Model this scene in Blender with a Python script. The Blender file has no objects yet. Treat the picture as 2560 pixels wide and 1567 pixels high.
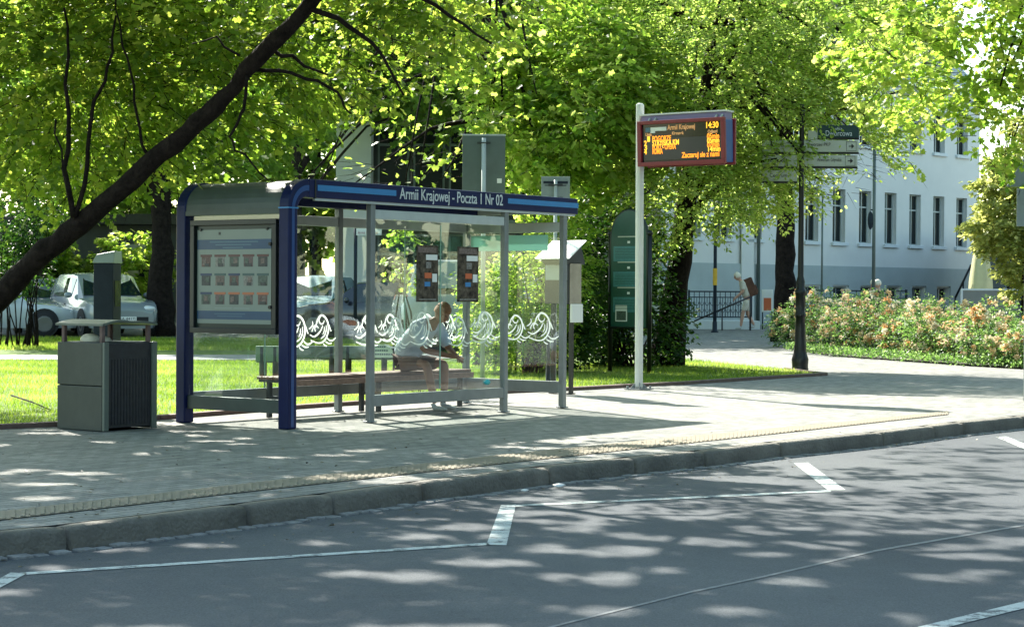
import bpy, math, random
import numpy as np
from mathutils import Vector, Matrix
R = math.radians
rng = np.random.default_rng(7)
random.seed(7)
sc = bpy.context.scene
col = sc.collection

# ------------------------------------------------------------------ camera
F, PITCH, ROLL, HC = 4853.07, -0.0108, 0.006, 1.389     # focal length in photo pixels (2560 wide)
cd = bpy.data.cameras.new('camera'); cam = bpy.data.objects.new('camera', cd); col.objects.link(cam)
cd.sensor_width = 36; cd.lens = F/2560*36; cd.clip_end = 1000; cd.clip_start = .1
cam.matrix_world = Matrix.Translation((0, 0, HC)) @ Matrix.Rotation(R(90)+PITCH, 4, 'X') @ Matrix.Rotation(ROLL, 4, 'Z')
sc.camera = cam

def ray(px, py):
    a, b = px-1280, py-783.5
    u = a*math.cos(ROLL)+b*math.sin(ROLL); v = -a*math.sin(ROLL)+b*math.cos(ROLL)
    c, s = math.cos(PITCH), math.sin(PITCH)
    return Vector((u/F, c+v/F*s, s-v/F*c))
def W(px, py, Y):
    d = ray(px, py); return Vector((0, 0, HC))+d*(Y/d.y)
def tz(Y): return max(0., (Y-38.)*.011)
def G(px, py, z=0.):
    d = ray(px, py); zz = z
    for _ in range(30):
        t = (zz-HC)/d.z; zz = z+tz(min(d.y*t, 90.))
    return Vector((d.x*t, d.y*t, zz))
def proj(P):
    x, y, z = P[:, 0], P[:, 1], P[:, 2]-HC
    c, s = math.cos(PITCH), math.sin(PITCH)
    yf = y*c+z*s; zu = -y*s+z*c
    yf = np.where(np.abs(yf) < .1, .1, yf)
    u = F*x/yf; v = -F*zu/yf
    return 1280+u*math.cos(ROLL)-v*math.sin(ROLL), 783.5+u*math.sin(ROLL)+v*math.cos(ROLL)

# ------------------------------------------------------------------ light
ELEV, AZ = R(40), R(27.2)
S = Vector((-math.sin(AZ)*math.cos(ELEV), math.cos(AZ)*math.cos(ELEV), math.sin(ELEV)))
sd = bpy.data.lights.new('sun', 'SUN'); sun = bpy.data.objects.new('sun', sd); col.objects.link(sun)
sd.energy = 5.0; sd.angle = R(.53); sd.color = (1, .95, .86)
sun.rotation_mode = 'QUATERNION'; sun.rotation_quaternion = S.to_track_quat('Z', 'Y')
w = bpy.data.worlds.new('World'); sc.world = w; w.use_nodes = True
nt = w.node_tree; bg = nt.nodes['Background']; sky = nt.nodes.new('ShaderNodeTexSky')
sky.sky_type = 'NISHITA'; sky.sun_disc = False; sky.sun_elevation = ELEV; sky.sun_rotation = -AZ % (2*math.pi)
tn = nt.nodes.new('ShaderNodeMix'); tn.data_type = 'RGBA'; tn.blend_type = 'MULTIPLY'; tn.inputs[0].default_value = 1; tn.inputs[7].default_value = (1.0, 1.03, .84, 1)
nt.links.new(sky.outputs[0], tn.inputs[6]); nt.links.new(tn.outputs[2], bg.inputs[0]); bg.inputs[1].default_value = .15
sc.view_settings.view_transform = 'Standard'; sc.view_settings.look = 'None'
sc.view_settings.exposure = 1.75
sc.cycles.max_bounces = 7; sc.cycles.diffuse_bounces = 3; sc.cycles.glossy_bounces = 3
sc.cycles.transmission_bounces = 4; sc.cycles.transparent_max_bounces = 16
sc.cycles.caustics_reflective = False; sc.cycles.caustics_refractive = False
sc.cycles.sample_clamp_indirect = 6

# ------------------------------------------------------------------ materials
def mat(name, c, rough=.6, metal=0, spec=.5, var=0., scale=8., bump=0., bscale=None, c2=None, emit=None, estr=1., coat=0.):
    m = bpy.data.materials.new(name); m.use_nodes = True
    n = m.node_tree.nodes; l = m.node_tree.links; b = n['Principled BSDF']
    b.inputs['Base Color'].default_value = (*c, 1); b.inputs['Roughness'].default_value = rough
    b.inputs['Metallic'].default_value = metal; b.inputs['Specular IOR Level'].default_value = spec
    if coat: b.inputs['Coat Weight'].default_value = coat; b.inputs['Coat Roughness'].default_value = .06
    tc = None
    if var or c2 or bump:
        tc = n.new('ShaderNodeTexCoord')
    if var or c2:
        t = n.new('ShaderNodeTexNoise'); t.inputs['Scale'].default_value = scale; t.inputs['Detail'].default_value = 8
        t.inputs['Roughness'].default_value = .65
        l.new(tc.outputs['Object'], t.inputs['Vector'])
        r = n.new('ShaderNodeValToRGB'); r.color_ramp.elements[0].position = .32; r.color_ramp.elements[1].position = .68
        a = tuple(x*(1-var) for x in c); bb = c2 if c2 else tuple(min(1, x*(1+var)) for x in c)
        r.color_ramp.elements[0].color = (*a, 1); r.color_ramp.elements[1].color = (*bb, 1)
        l.new(t.outputs[0], r.inputs[0]); l.new(r.outputs[0], b.inputs['Base Color'])
    if bump:
        t2 = n.new('ShaderNodeTexNoise'); t2.inputs['Scale'].default_value = bscale or scale; t2.inputs['Detail'].default_value = 9
        l.new(tc.outputs['Object'], t2.inputs['Vector'])
        bu = n.new('ShaderNodeBump'); bu.inputs['Strength'].default_value = bump; bu.inputs['Distance'].default_value = .03
        l.new(t2.outputs[0], bu.inputs['Height']); l.new(bu.outputs[0], b.inputs['Normal'])
    if emit:
        b.inputs['Emission Color'].default_value = (*emit, 1); b.inputs['Emission Strength'].default_value = estr
    return m

def leaf_mat(name, stops, trans, tmix=.5, rough=.45):
    m = bpy.data.materials.new(name); m.use_nodes = True
    n = m.node_tree.nodes; l = m.node_tree.links; b = n['Principled BSDF']; out = n['Material Output']
    at = n.new('ShaderNodeAttribute'); at.attribute_name = 'tint'
    def ramp(cs):
        r = n.new('ShaderNodeValToRGB'); e = r.color_ramp.elements
        while len(e) < len(cs): e.new(.5)
        for i, c in enumerate(cs):
            e[i].position = i/(len(cs)-1); e[i].color = (*c, 1)
        l.new(at.outputs['Fac'], r.inputs[0]); return r
    l.new(ramp(stops).outputs[0], b.inputs['Base Color'])
    b.inputs['Roughness'].default_value = rough; b.inputs['Specular IOR Level'].default_value = .22
    t = n.new('ShaderNodeBsdfTranslucent'); l.new(ramp(trans).outputs[0], t.inputs[0])
    mx = n.new('ShaderNodeMixShader'); mx.inputs[0].default_value = tmix
    l.new(b.outputs[0], mx.inputs[1]); l.new(t.outputs[0], mx.inputs[2]); l.new(mx.outputs[0], out.inputs[0])
    return m

def glass_mat(name, tint, refl=1.0, rough=0.01):
    m = bpy.data.materials.new(name); m.use_nodes = True
    n = m.node_tree.nodes; l = m.node_tree.links; out = n['Material Output']; n.remove(n['Principled BSDF'])
    t = n.new('ShaderNodeBsdfTransparent'); t.inputs[0].default_value = (*tint, 1)
    g = n.new('ShaderNodeBsdfGlossy'); g.inputs['Roughness'].default_value = rough; g.inputs[0].default_value = (refl, refl, refl, 1)
    lw = n.new('ShaderNodeLayerWeight'); lw.inputs[0].default_value = .5
    pw = n.new('ShaderNodeMath'); pw.operation = 'POWER'; pw.inputs[1].default_value = 4.5; l.new(lw.outputs['Facing'], pw.inputs[0])
    fr = n.new('ShaderNodeMath'); fr.operation = 'MULTIPLY_ADD'; fr.inputs[1].default_value = .9; fr.inputs[2].default_value = .06; l.new(pw.outputs[0], fr.inputs[0])
    mx = n.new('ShaderNodeMixShader'); l.new(fr.outputs[0], mx.inputs[0]); l.new(t.outputs[0], mx.inputs[1]); l.new(g.outputs[0], mx.inputs[2])
    l.new(mx.outputs[0], out.inputs[0]); return m

M = {}
M['asphalt'] = None
M['glass'] = glass_mat('shelter_glass', (.95, .975, .965))
M['blue'] = mat('blue_paint', (.005, .011, .062), .4, spec=.22, var=.14, scale=4)
M['blue_mid'] = mat('blue_strip', (.012, .06, .21), .3, var=.08, scale=5)
M['blue_light'] = mat('light_blue_strip', (.03, .20, .46), .35, var=.06, scale=5)
M['grey_metal'] = mat('grey_metal', (.20, .22, .23), .38, metal=.35, var=.12, scale=6)
M['grey_light'] = mat('light_grey_metal', (.42, .46, .45), .45, var=.08, scale=6)
M['roof_skin'] = mat('roof_skin', (.055, .072, .065), .5, var=.15, scale=5)
M['white'] = mat('white_paint', (.78, .78, .76), .4, var=.04, scale=5)
M['etch'] = leaf_mat('etched_white', [(.80, .86, .83), (.80, .86, .83)], [(.88, .93, .90), (.88, .93, .90)], .5, .7)
M['lettering'] = mat('white_lettering', (.58, .62, .63), .5)
M['wood'] = mat('bench_wood', (.22, .13, .095), .55, var=.3, scale=14, bump=.2)
M['wood_pale'] = mat('bench_wood_pale', (.38, .30, .26), .55, var=.2, scale=14)
M['black'] = mat('black_metal', (.005, .005, .007), .35, var=.3, scale=12)
M['dark'] = mat('dark_grey', (.03, .033, .036), .5, var=.2, scale=8)
M['frame_dark'] = mat('poster_frame', (.01, .013, .014), .35)
M['paper'] = mat('poster_paper', (.20, .24, .215), .35, var=.04, scale=3)
M['poster_blue'] = mat('poster_blue', (.012, .055, .13), .35, var=.08, scale=6)
M['poster_text'] = mat('poster_text', (.07, .15, .21), .4)
M['poster_grey'] = mat('poster_grey', (.25, .30, .28), .4)
for i, c in enumerate([(.10, .05, .045), (.14, .10, .09), (.03, .035, .04), (.11, .07, .075), (.06, .085, .07), (.18, .17, .16)]):
    M['thumb%d' % i] = mat('thumbnail%d' % i, c, .4, var=.6, scale=40)
M['cap_brown'] = mat('cap_brown', (.10, .035, .035), .4); M['cap_navy'] = mat('cap_navy', (.02, .04, .10), .4)
M['cap_teal'] = mat('cap_teal', (.04, .09, .09), .4); M['cap_orange'] = mat('cap_orange', (.42, .13, .06), .4)
M['bin'] = mat('bin_grey_green', (.042, .048, .038), .55, var=.14, scale=5, bump=.06, bscale=60)
M['bin_edge'] = mat('bin_edge', (.10, .12, .10), .45, var=.1)
M['bin_dark'] = mat('bin_dark', (.012, .015, .02), .4, var=.4, scale=18)
M['slate'] = mat('pillar_slate', (.022, .03, .042), .6, spec=.15, var=.15, scale=7)
M['slate_top'] = mat('pillar_top', (.30, .36, .34), .35)
M['red'] = mat('red_frame', (.20, .016, .026), .35, var=.1)
M['screen'] = mat('screen_black', (.006, .006, .008), .12, spec=.6)
M['screen_grey'] = mat('screen_grey', (.03, .032, .045), .15, spec=.6)
M['led'] = mat('led_orange', (.9, .3, .02), .5, emit=(1, .26, .012), estr=.55)
M['led_y'] = mat('led_yellow', (.9, .5, .05), .5, emit=(1, .42, .02), estr=.55)
M['tan_text'] = mat('tan_text', (.35, .2, .09), .5, emit=(.35, .18, .06), estr=.35)
M['display_blue'] = mat('display_blue', (.015, .07, .28), .35, var=.08)
M['lilac'] = mat('display_top', (.20, .16, .33), .4)
M['pole_white'] = mat('pole_white', (.66, .65, .62), .4, var=.06, scale=4)
M['green_board'] = mat('green_board', (.012, .07, .05), .4, var=.12)
M['green_frame'] = mat('green_board_frame', (.008, .02, .016), .35)
M['teal_panel'] = mat('teal_panel', (.05, .19, .20), .4, var=.2, scale=30)
M['pale_board'] = mat('pale_board', (.47, .48, .40), .5, var=.05)
M['sign_green'] = mat('sign_green', (.006, .035, .035), .4)
M['sign_back'] = mat('sign_back_grey', (.10, .13, .125), .45, metal=.2, var=.1, scale=5)
M['sign_back2'] = mat('sign_back_pale', (.20, .24, .235), .45, metal=.2, var=.1, scale=5)
M['ink'] = mat('ink', (.03, .03, .03), .5)
M['yellow'] = mat('yellow_band', (.62, .36, .02), .5, var=.1)
M['bark'] = mat('bark', (.016, .012, .010), .95, spec=.1, var=.55, scale=9, bump=1., bscale=22)
M['bark2'] = mat('bark_grey', (.045, .038, .032), .95, spec=.1, var=.5, scale=8, bump=1., bscale=20)
M['kerbstone'] = mat('kerb_stone', (.125, .116, .096), .85, var=.38, scale=2.2, bump=.6, bscale=35)
M['sett'] = mat('sett_stone', (.20, .20, .195), .85, var=.35, scale=9, bump=.6, bscale=30)
M['edging'] = mat('edging', (.13, .085, .075), .85, var=.25, scale=9, bump=.3)
M['marking'] = mat('road_paint', (.55, .60, .58), .7, var=.14, scale=12, bump=.2, bscale=90)
M['seam'] = mat('road_seam', (.145, .155, .16), .8, var=.25, scale=20)
M['joint'] = mat('joint', (.02, .02, .02), .95)
M['skin'] = mat('skin', (.42, .22, .14), .55, var=.08); M['skin_brown'] = mat('skin_tanned', (.26, .12, .07), .55, var=.08)
M['skin_pink'] = mat('skin_pink', (.50, .28, .20), .55, var=.08)
M['hair_red'] = mat('hair_reddish', (.33, .15, .07), .7, var=.4, scale=60, bump=.5, bscale=120)
M['hair_white'] = mat('hair_white', (.72, .66, .55), .7, var=.15, scale=60)
M['shirt'] = mat('pale_blue_shirt', (.50, .58, .68), .8, var=.12, scale=10, bump=.4, bscale=14)
M['shirt_navy'] = mat('navy_cloth', (.03, .035, .06), .85, var=.2)
M['shorts'] = mat('brown_shorts', (.16, .095, .07), .85, var=.2, bump=.4, bscale=14)
M['cream_cloth'] = mat('cream_cloth', (.62, .57, .48), .85, var=.1, bump=.4, bscale=14)
M['pack'] = mat('brown_backpack', (.10, .04, .022), .8, var=.3, scale=9)
M['dark_cloth'] = mat('dark_cloth', (.018, .016, .018), .9, var=.3)
M['shoe'] = mat('pale_shoe', (.42, .43, .41), .6, var=.12); M['sole'] = mat('shoe_sole', (.05, .05, .05), .8)
M['car_white'] = mat('car_white', (.45, .49, .50), .2, coat=.8, spec=.5); M['car_silver'] = mat('car_silver', (.22, .25, .26), .2, coat=.7); M['car_dark'] = mat('car_dark', (.02, .025, .04), .2, coat=.8)
M['car_blue'] = mat('car_pale_blue', (.32, .44, .50), .2, coat=.8); M['car_grey'] = mat('car_grey', (.14, .17, .19), .25, coat=.8)
M['car_glass'] = mat('car_glass', (.012, .022, .022), .04, spec=1.0); M['tyre'] = mat('tyre', (.012, .012, .013), .8)
M['rim'] = mat('wheel_rim', (.14, .145, .15), .35, metal=.7); M['lamp'] = mat('car_lamp', (.7, .72, .72), .1, coat=1)
M['redlamp'] = mat('car_tail_lamp', (.35, .01, .01), .2, coat=1)
M['plate'] = mat('number_plate', (.75, .75, .72), .5)
M['wall_white'] = mat('facade_white', (.64, .645, .62), .85, var=.05, scale=.6, bump=.15, bscale=20)
M['wall_band'] = mat('facade_plinth', (.36, .41, .41), .85, var=.08, scale=.8, bump=.15, bscale=20)
M['win_frame'] = mat('window_frame', (.42, .46, .44), .5); M['sill'] = mat('window_sill', (.60, .64, .65), .7)
M['pane'] = mat('window_pane', (.012, .018, .019), .2, spec=.18)
M['curtain'] = mat('window_curtain', (.16, .19, .17), .8, var=.4, scale=3)
M['roof_grey'] = mat('roof_grey', (.30, .33, .34), .6, var=.1, scale=2)
M['pier_white'] = mat('pier_white', (.80, .82, .88), .8, var=.04, scale=.8)
M['mullion'] = mat('mullion', (.24, .30, .28), .5); M['dark_wall'] = mat('dark_wall', (.085, .095, .095), .7, var=.2, scale=1)
M['beige_wall'] = mat('beige_wall', (.42, .38, .31), .8, var=.06, scale=1)
M['parasol'] = mat('parasol_cloth', (.55, .53, .30), .85, var=.08, scale=5)
M['windbreak'] = mat('windbreak_grey', (.26, .25, .22), .6, var=.05)
M['teal_litter'] = mat('teal_sticker', (.03, .45, .50), .5)
M['frost'] = leaf_mat('frosted_band', [(.42, .66, .58), (.42, .66, .58)], [(.55, .85, .75), (.55, .85, .75)], .5); M['pale_green'] = mat('pale_green', (.20, .27, .22), .6)
M['paper_white'] = mat('paper_white', (.75, .75, .72), .6); M['orange'] = mat('orange_note', (.55, .12, .04), .6)
M['posterdark'] = mat('timetable_dark', (.03, .02, .017), .6, spec=.1, var=.8, scale=18, c2=(.15, .12, .09))
M['trash'] = mat('litter_bag', (.55, .52, .40), .6, var=.2, bump=.6, bscale=12)
M['kiosk_grey'] = mat('kiosk_grey', (.30, .28, .26), .22, metal=.5, var=.2, scale=4)
M['brick_dark'] = mat('brick_dark', (.035, .045, .042), .9, var=.25, scale=2)  # for the unseen building added behind the viewer, kept dark for reflections
M['soil'] = mat('soil', (.055, .045, .035), .95, var=.4, scale=4, bump=.5, bscale=30)

def ground_mat(name, kind):
    m = bpy.data.materials.new(name); m.use_nodes = True
    n = m.node_tree.nodes; l = m.node_tree.links; b = n['Principled BSDF']; b.inputs['Roughness'].default_value = .9
    b.inputs['Specular IOR Level'].default_value = .25
    tc = n.new('ShaderNodeTexCoord')
    def noise(scale, det=6, ro=.6, vec=None):
        t = n.new('ShaderNodeTexNoise'); t.inputs['Scale'].default_value = scale; t.inputs['Detail'].default_value = det
        t.inputs['Roughness'].default_value = ro; l.new(vec or tc.outputs['Object'], t.inputs['Vector']); return t
    def ramp(src, p0, c0, p1, c1):
        r = n.new('ShaderNodeValToRGB'); e = r.color_ramp.elements; e[0].position = p0; e[1].position = p1
        e[0].color = (*c0, 1); e[1].color = (*c1, 1); l.new(src, r.inputs[0]); return r
    def mix(a, bb, fac, mode='MULTIPLY'):
        x = n.new('ShaderNodeMix'); x.data_type = 'RGBA'; x.blend_type = mode
        if isinstance(fac, float): x.inputs[0].default_value = fac
        else: l.new(fac, x.inputs[0])
        l.new(a, x.inputs[6]); l.new(bb, x.inputs[7]); return x.outputs[2]
    bu = n.new('ShaderNodeBump'); bu.inputs['Distance'].default_value = .01
    if kind == 'paint':
        c = ramp(noise(9, 9, .8).outputs[0], .40, (.11, .12, .125), .50, (.46, .50, .48)).outputs[0]
        f = ramp(noise(70, 3, .7).outputs[0], .30, (.7, .7, .7), .7, (1.15, 1.15, 1.15)).outputs[0]
        c = mix(c, f, .8); h = noise(80, 3).outputs[0]; bu.inputs['Strength'].default_value = .3
    elif kind == 'asphalt':
        c = ramp(noise(.55, 8, .7).outputs[0], .35, (.082, .091, .099), .68, (.102, .112, .120)).outputs[0]
        c = mix(c, ramp(noise(.16, 3, .5).outputs[0], .42, (.86, .87, .89), .56, (1.08, 1.08, 1.06)).outputs[0], 1.)
        c = mix(c, ramp(noise(2.6, 10, .8).outputs[0], .30, (.72, .72, .74), .44, (1, 1, 1)).outputs[0], .8)
        f = ramp(noise(95, 3, .7).outputs[0], .30, (.55, .55, .55), .72, (1.35, 1.35, 1.35)).outputs[0]
        c = mix(c, f, .8); h = noise(95, 3, .8).outputs[0]; bu.inputs['Strength'].default_value = .6
    elif kind == 'paving':
        mp = n.new('ShaderNodeMapping'); mp.inputs['Rotation'].default_value = (0, 0, -R(53.28)); l.new(tc.outputs['Object'], mp.inputs[0])
        br = n.new('ShaderNodeTexBrick'); l.new(mp.outputs[0], br.inputs['Vector']); br.inputs['Scale'].default_value = 1
        br.inputs['Brick Width'].default_value = .20; br.inputs['Row Height'].default_value = .10
        br.inputs['Mortar Size'].default_value = .006; br.inputs['Mortar Smooth'].default_value = .4
        br.inputs['Color1'].default_value = (.205, .206, .196, 1); br.inputs['Color2'].default_value = (.315, .31, .29, 1)
        br.inputs['Mortar'].default_value = (.11, .11, .10, 1)
        c = br.outputs[0]
        c = mix(c, ramp(noise(1.1, 9, .7).outputs[0], .3, (.72, .74, .74), .7, (1.12, 1.1, 1.06)).outputs[0], .9)
        c = mix(c, ramp(noise(7, 6, .75).outputs[0], .36, (.74, .74, .73), .60, (1.08, 1.08, 1.08)).outputs[0], .9)
        c = mix(c, ramp(noise(40, 4, .7).outputs[0], .3, (.78, .78, .78), .7, (1.15, 1.15, 1.15)).outputs[0], .8)
        h = br.outputs['Fac']; bu.inputs['Strength'].default_value = .5; bu.invert = True
    elif kind == 'grass':
        c = ramp(noise(2.2, 8, .7).outputs[0], .3, (.045, .085, .012), .7, (.12, .19, .025)).outputs[0]
        h = noise(60, 4).outputs[0]; bu.inputs['Strength'].default_value = .8
    elif kind == 'path':
        c = ramp(noise(3, 8, .7).outputs[0], .3, (.20, .20, .19), .7, (.30, .30, .285)).outputs[0]
        h = noise(50, 4).outputs[0]; bu.inputs['Strength'].default_value = .3
    elif kind == 'tactile':
        c = ramp(noise(6, 8, .7).outputs[0], .3, (.20, .178, .135), .7, (.275, .24, .18)).outputs[0]
        h = noise(60, 4).outputs[0]; bu.inputs['Strength'].default_value = .3
    else:
        c = ramp(noise(.4, 8, .7).outputs[0], .3, (.05, .06, .035), .7, (.09, .10, .05)).outputs[0]
        h = noise(10, 4).outputs[0]; bu.inputs['Strength'].default_value = .5
    l.new(c, b.inputs['Base Color']); l.new(h, bu.inputs['Height']); l.new(bu.outputs[0], b.inputs['Normal'])
    return m
M['marking_worn'] = ground_mat('marking_worn', 'paint')
for k in ('asphalt', 'paving', 'grass', 'path', 'tactile', 'terrain'): M[k] = ground_mat(k, k)

# leaves
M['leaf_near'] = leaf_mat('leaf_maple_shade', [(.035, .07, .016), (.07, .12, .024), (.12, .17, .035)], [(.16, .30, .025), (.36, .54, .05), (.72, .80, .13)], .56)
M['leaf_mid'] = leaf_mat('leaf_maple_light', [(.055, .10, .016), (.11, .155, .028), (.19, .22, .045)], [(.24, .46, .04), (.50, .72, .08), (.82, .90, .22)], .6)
M['leaf_fine'] = leaf_mat('leaf_fine', [(.08, .12, .03), (.14, .18, .045), (.20, .24, .07)], [(.34, .54, .08), (.54, .74, .13), (.80, .90, .26)], .6)
M['leaf_dark'] = leaf_mat('leaf_dark', [(.012, .032, .010), (.025, .06, .014), (.045, .085, .018)], [(.03, .10, .012), (.07, .18, .018), (.13, .26, .03)], .35)
M['leaf_far'] = leaf_mat('leaf_far', [(.045, .08, .02), (.085, .13, .03), (.14, .18, .045)], [(.20, .40, .04), (.38, .60, .07), (.64, .80, .16)], .58)
M['leaf_rose'] = leaf_mat('leaf_rose', [(.035, .085, .025), (.07, .14, .05), (.17, .26, .12)], [(.12, .28, .04), (.24, .44, .08), (.42, .60, .20)], .42)
M['leaf_larch'] = leaf_mat('leaf_larch', [(.16, .19, .07), (.26, .29, .11), (.36, .38, .16)], [(.40, .46, .10), (.60, .66, .16), (.80, .80, .26)], .55)
M['blade'] = leaf_mat('grass_blade', [(.035, .07, .012), (.09, .14, .022), (.17, .20, .06)], [(.16, .30, .02), (.36, .54, .045), (.60, .68, .14)], .5)
M['leaf_fallen'] = leaf_mat('leaf_fallen', [(.05, .035, .015), (.12, .09, .035), (.20, .17, .08)], [(.05, .04, .02), (.1, .08, .03), (.2, .16, .06)], .15)
M['petal'] = leaf_mat('rose_petal', [(.74, .40, .18), (.82, .62, .38), (.86, .80, .64)], [(.82, .46, .18), (.88, .70, .42), (.9, .84, .68)], .3)

# ------------------------------------------------------------------ mesh helpers
class MB:
    def __init__(s): s.v = []; s.f = []; s.m = []; s.mats = []; s.sm = []; s.cur = 0
    def use(s, m):
        if m not in s.mats: s.mats.append(m)
        s.cur = s.mats.index(m); return s
    def add(s, vs, fs, smooth=False):
        o = len(s.v); s.v += [tuple(v) for v in vs]
        for f in fs: s.f.append(tuple(i+o for i in f)); s.m.append(s.cur); s.sm.append(smooth)
        return s
    def box(s, x0, x1, y0, y1, z0, z1, Mx=None):
        vs = [Vector((x, y, z)) for z in (z0, z1) for y in (y0, y1) for x in (x0, x1)]
        if Mx is not None: vs = [Mx @ v for v in vs]
        return s.add(vs, [(0, 2, 3, 1), (4, 5, 7, 6), (0, 1, 5, 4), (2, 6, 7, 3), (0, 4, 6, 2), (1, 3, 7, 5)])
    def tube(s, pts, rad, n=8, cap=True, smooth=True):
        pts = [Vector(p) for p in pts]
        if not hasattr(rad, '__len__'): rad = [rad]*len(pts)
        t = (pts[1]-pts[0]).normalized(); u = t.orthogonal().normalized(); rings = []
        for i, p in enumerate(pts):
            a = pts[min(i+1, len(pts)-1)]-pts[max(i-1, 0)]
            if a.length > 1e-9: t = a.normalized()
            u = (u-t*u.dot(t)).normalized(); v = t.cross(u)
            rings.append([p+(u*math.cos(2*math.pi*k/n)+v*math.sin(2*math.pi*k/n))*rad[i] for k in range(n)])
        vs = [q for r in rings for q in r]; fs = []
        for i in range(len(pts)-1):
            for k in range(n):
                fs.append((i*n+k, i*n+(k+1) % n, (i+1)*n+(k+1) % n, (i+1)*n+k))
        s.add(vs, fs, smooth)
        if cap:
            o = len(s.v)-len(vs)
            s.f += [tuple(o+k for k in range(n))[::-1], tuple(o+(len(pts)-1)*n+k for k in range(n))]; s.m += [s.cur]*2; s.sm += [False]*2
        return s
    def lathe(s, prof, c=(0, 0, 0), n=16, smooth=True):
        vs = [(c[0]+r*math.cos(2*math.pi*k/n), c[1]+r*math.sin(2*math.pi*k/n), c[2]+z) for r, z in prof for k in range(n)]; fs = []
        for i in range(len(prof)-1):
            for k in range(n): fs.append((i*n+k, i*n+(k+1) % n, (i+1)*n+(k+1) % n, (i+1)*n+k))
        return s.add(vs, fs, smooth)
    def prism(s, poly, d):                      # poly: list of Vector, d: extrusion Vector
        n = len(poly); a = [Vector(p) for p in poly]; b = [p+d for p in a]
        return s.add(a+b, [tuple(range(n))[::-1], tuple(range(n, 2*n))]+[(i, (i+1) % n, n+(i+1) % n, n+i) for i in range(n)])
    def ball(s, c, r, sx=1, sy=1, sz=1, n=12, m=8):
        vs = []; fs = []
        for i in range(m+1):
            a = math.pi*i/m
            for k in range(n):
                b = 2*math.pi*k/n; vs.append((c[0]+r*sx*math.sin(a)*math.cos(b), c[1]+r*sy*math.sin(a)*math.sin(b), c[2]+r*sz*math.cos(a)))
        for i in range(m):
            for k in range(n): fs.append((i*n+k, (i+1)*n+k, (i+1)*n+(k+1) % n, i*n+(k+1) % n))
        return s.add(vs, fs, True)
    def build(s, name, m=None, parent=None, bevel=0, loc=None, **tags):
        me = bpy.data.meshes.new(name); me.from_pydata(s.v, [], s.f); me.update()
        mats = s.mats if s.mats else [m]
        for x in mats: me.materials.append(M[x] if isinstance(x, str) else x)
        if s.mats: me.polygons.foreach_set('material_index', s.m)
        me.polygons.foreach_set('use_smooth', s.sm)
        o = bpy.data.objects.new(name, me); col.objects.link(o)
        if parent: o.parent = parent
        if loc: o.location = loc
        if bevel:
            b = o.modifiers.new('Bevel', 'BEVEL'); b.width = bevel; b.segments = 2; b.limit_method = 'ANGLE'; b.angle_limit = R(40)
        for k, v in tags.items(): o[k] = v
        return o
def empty(name, loc, rz=0, label=None, cat=None, group=None):
    o = bpy.data.objects.new(name, None); col.objects.link(o); o.location = loc; o.rotation_euler = (0, 0, rz)
    o.empty_display_size = .2
    if label: o['label'] = label
    if cat: o['category'] = cat
    if group: o['group'] = group
    return o
def copy_tree(o, parent=None):
    c = o.copy(); col.objects.link(c)
    if parent: c.parent = parent
    for ch in list(o.children): copy_tree(ch, c)
    return c
def text(body, name, m, parent, loc, size, rot, width=None, ext=.001, align='LEFT', bold=0.):
    cu = bpy.data.curves.new(name, 'FONT'); cu.body = body; cu.size = size; cu.extrude = ext; cu.align_x = align
    cu.offset = bold
    tmp = bpy.data.objects.new(name, cu); col.objects.link(tmp); dg = bpy.context.evaluated_depsgraph_get()
    me = bpy.data.meshes.new_from_object(tmp.evaluated_get(dg)); bpy.data.objects.remove(tmp); me.name = name
    me.materials.clear(); me.materials.append(M[m])
    o = bpy.data.objects.new(name, me); col.objects.link(o); o.parent = parent
    o.location = loc; o.rotation_euler = rot
    if width:
        bpy.context.view_layer.update(); o.scale = (width/max(o.dimensions.x, .001), 1, 1)
    return o
def sheet(name, poly, m, kind='structure', dz=0., **k):
    mb = MB(); mb.add([(p[0], p[1], p[2]+dz) for p in poly], [tuple(range(len(poly)))])
    return mb.build(name, m, kind=kind, **k)

def np_mesh(name, V, tmpl_faces, ncopy, nv, m, parent=None, tint=None, **tags):
    """V: (ncopy*nv,3). tmpl_faces: list of tuples."""
    me = bpy.data.meshes.new(name); nV = len(V)
    me.vertices.add(nV); me.vertices.foreach_set('co', V.astype(np.float32).ravel())
    fl = np.concatenate([np.array(f) for f in tmpl_faces]); tot = len(fl)
    st = np.cumsum([0]+[len(f) for f in tmpl_faces[:-1]])
    base = np.arange(ncopy)
    me.loops.add(tot*ncopy); me.loops.foreach_set('vertex_index', (fl[None, :]+base[:, None]*nv).ravel().astype(np.int32))
    me.polygons.add(len(tmpl_faces)*ncopy); me.polygons.foreach_set('loop_start', (st[None, :]+base[:, None]*tot).ravel().astype(np.int32))
    me.update(calc_edges=True)
    if tint is None: tint = rng.random(ncopy)
    a = me.attributes.new('tint', 'FLOAT', 'FACE'); a.data.foreach_set('value', np.repeat(tint, len(tmpl_faces)).astype(np.float32))
    me.materials.append(M[m]); me.update()
    o = bpy.data.objects.new(name, me); col.objects.link(o)
    if parent: o.parent = parent
    for k, v in tags.items(): o[k] = v
    return o

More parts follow.
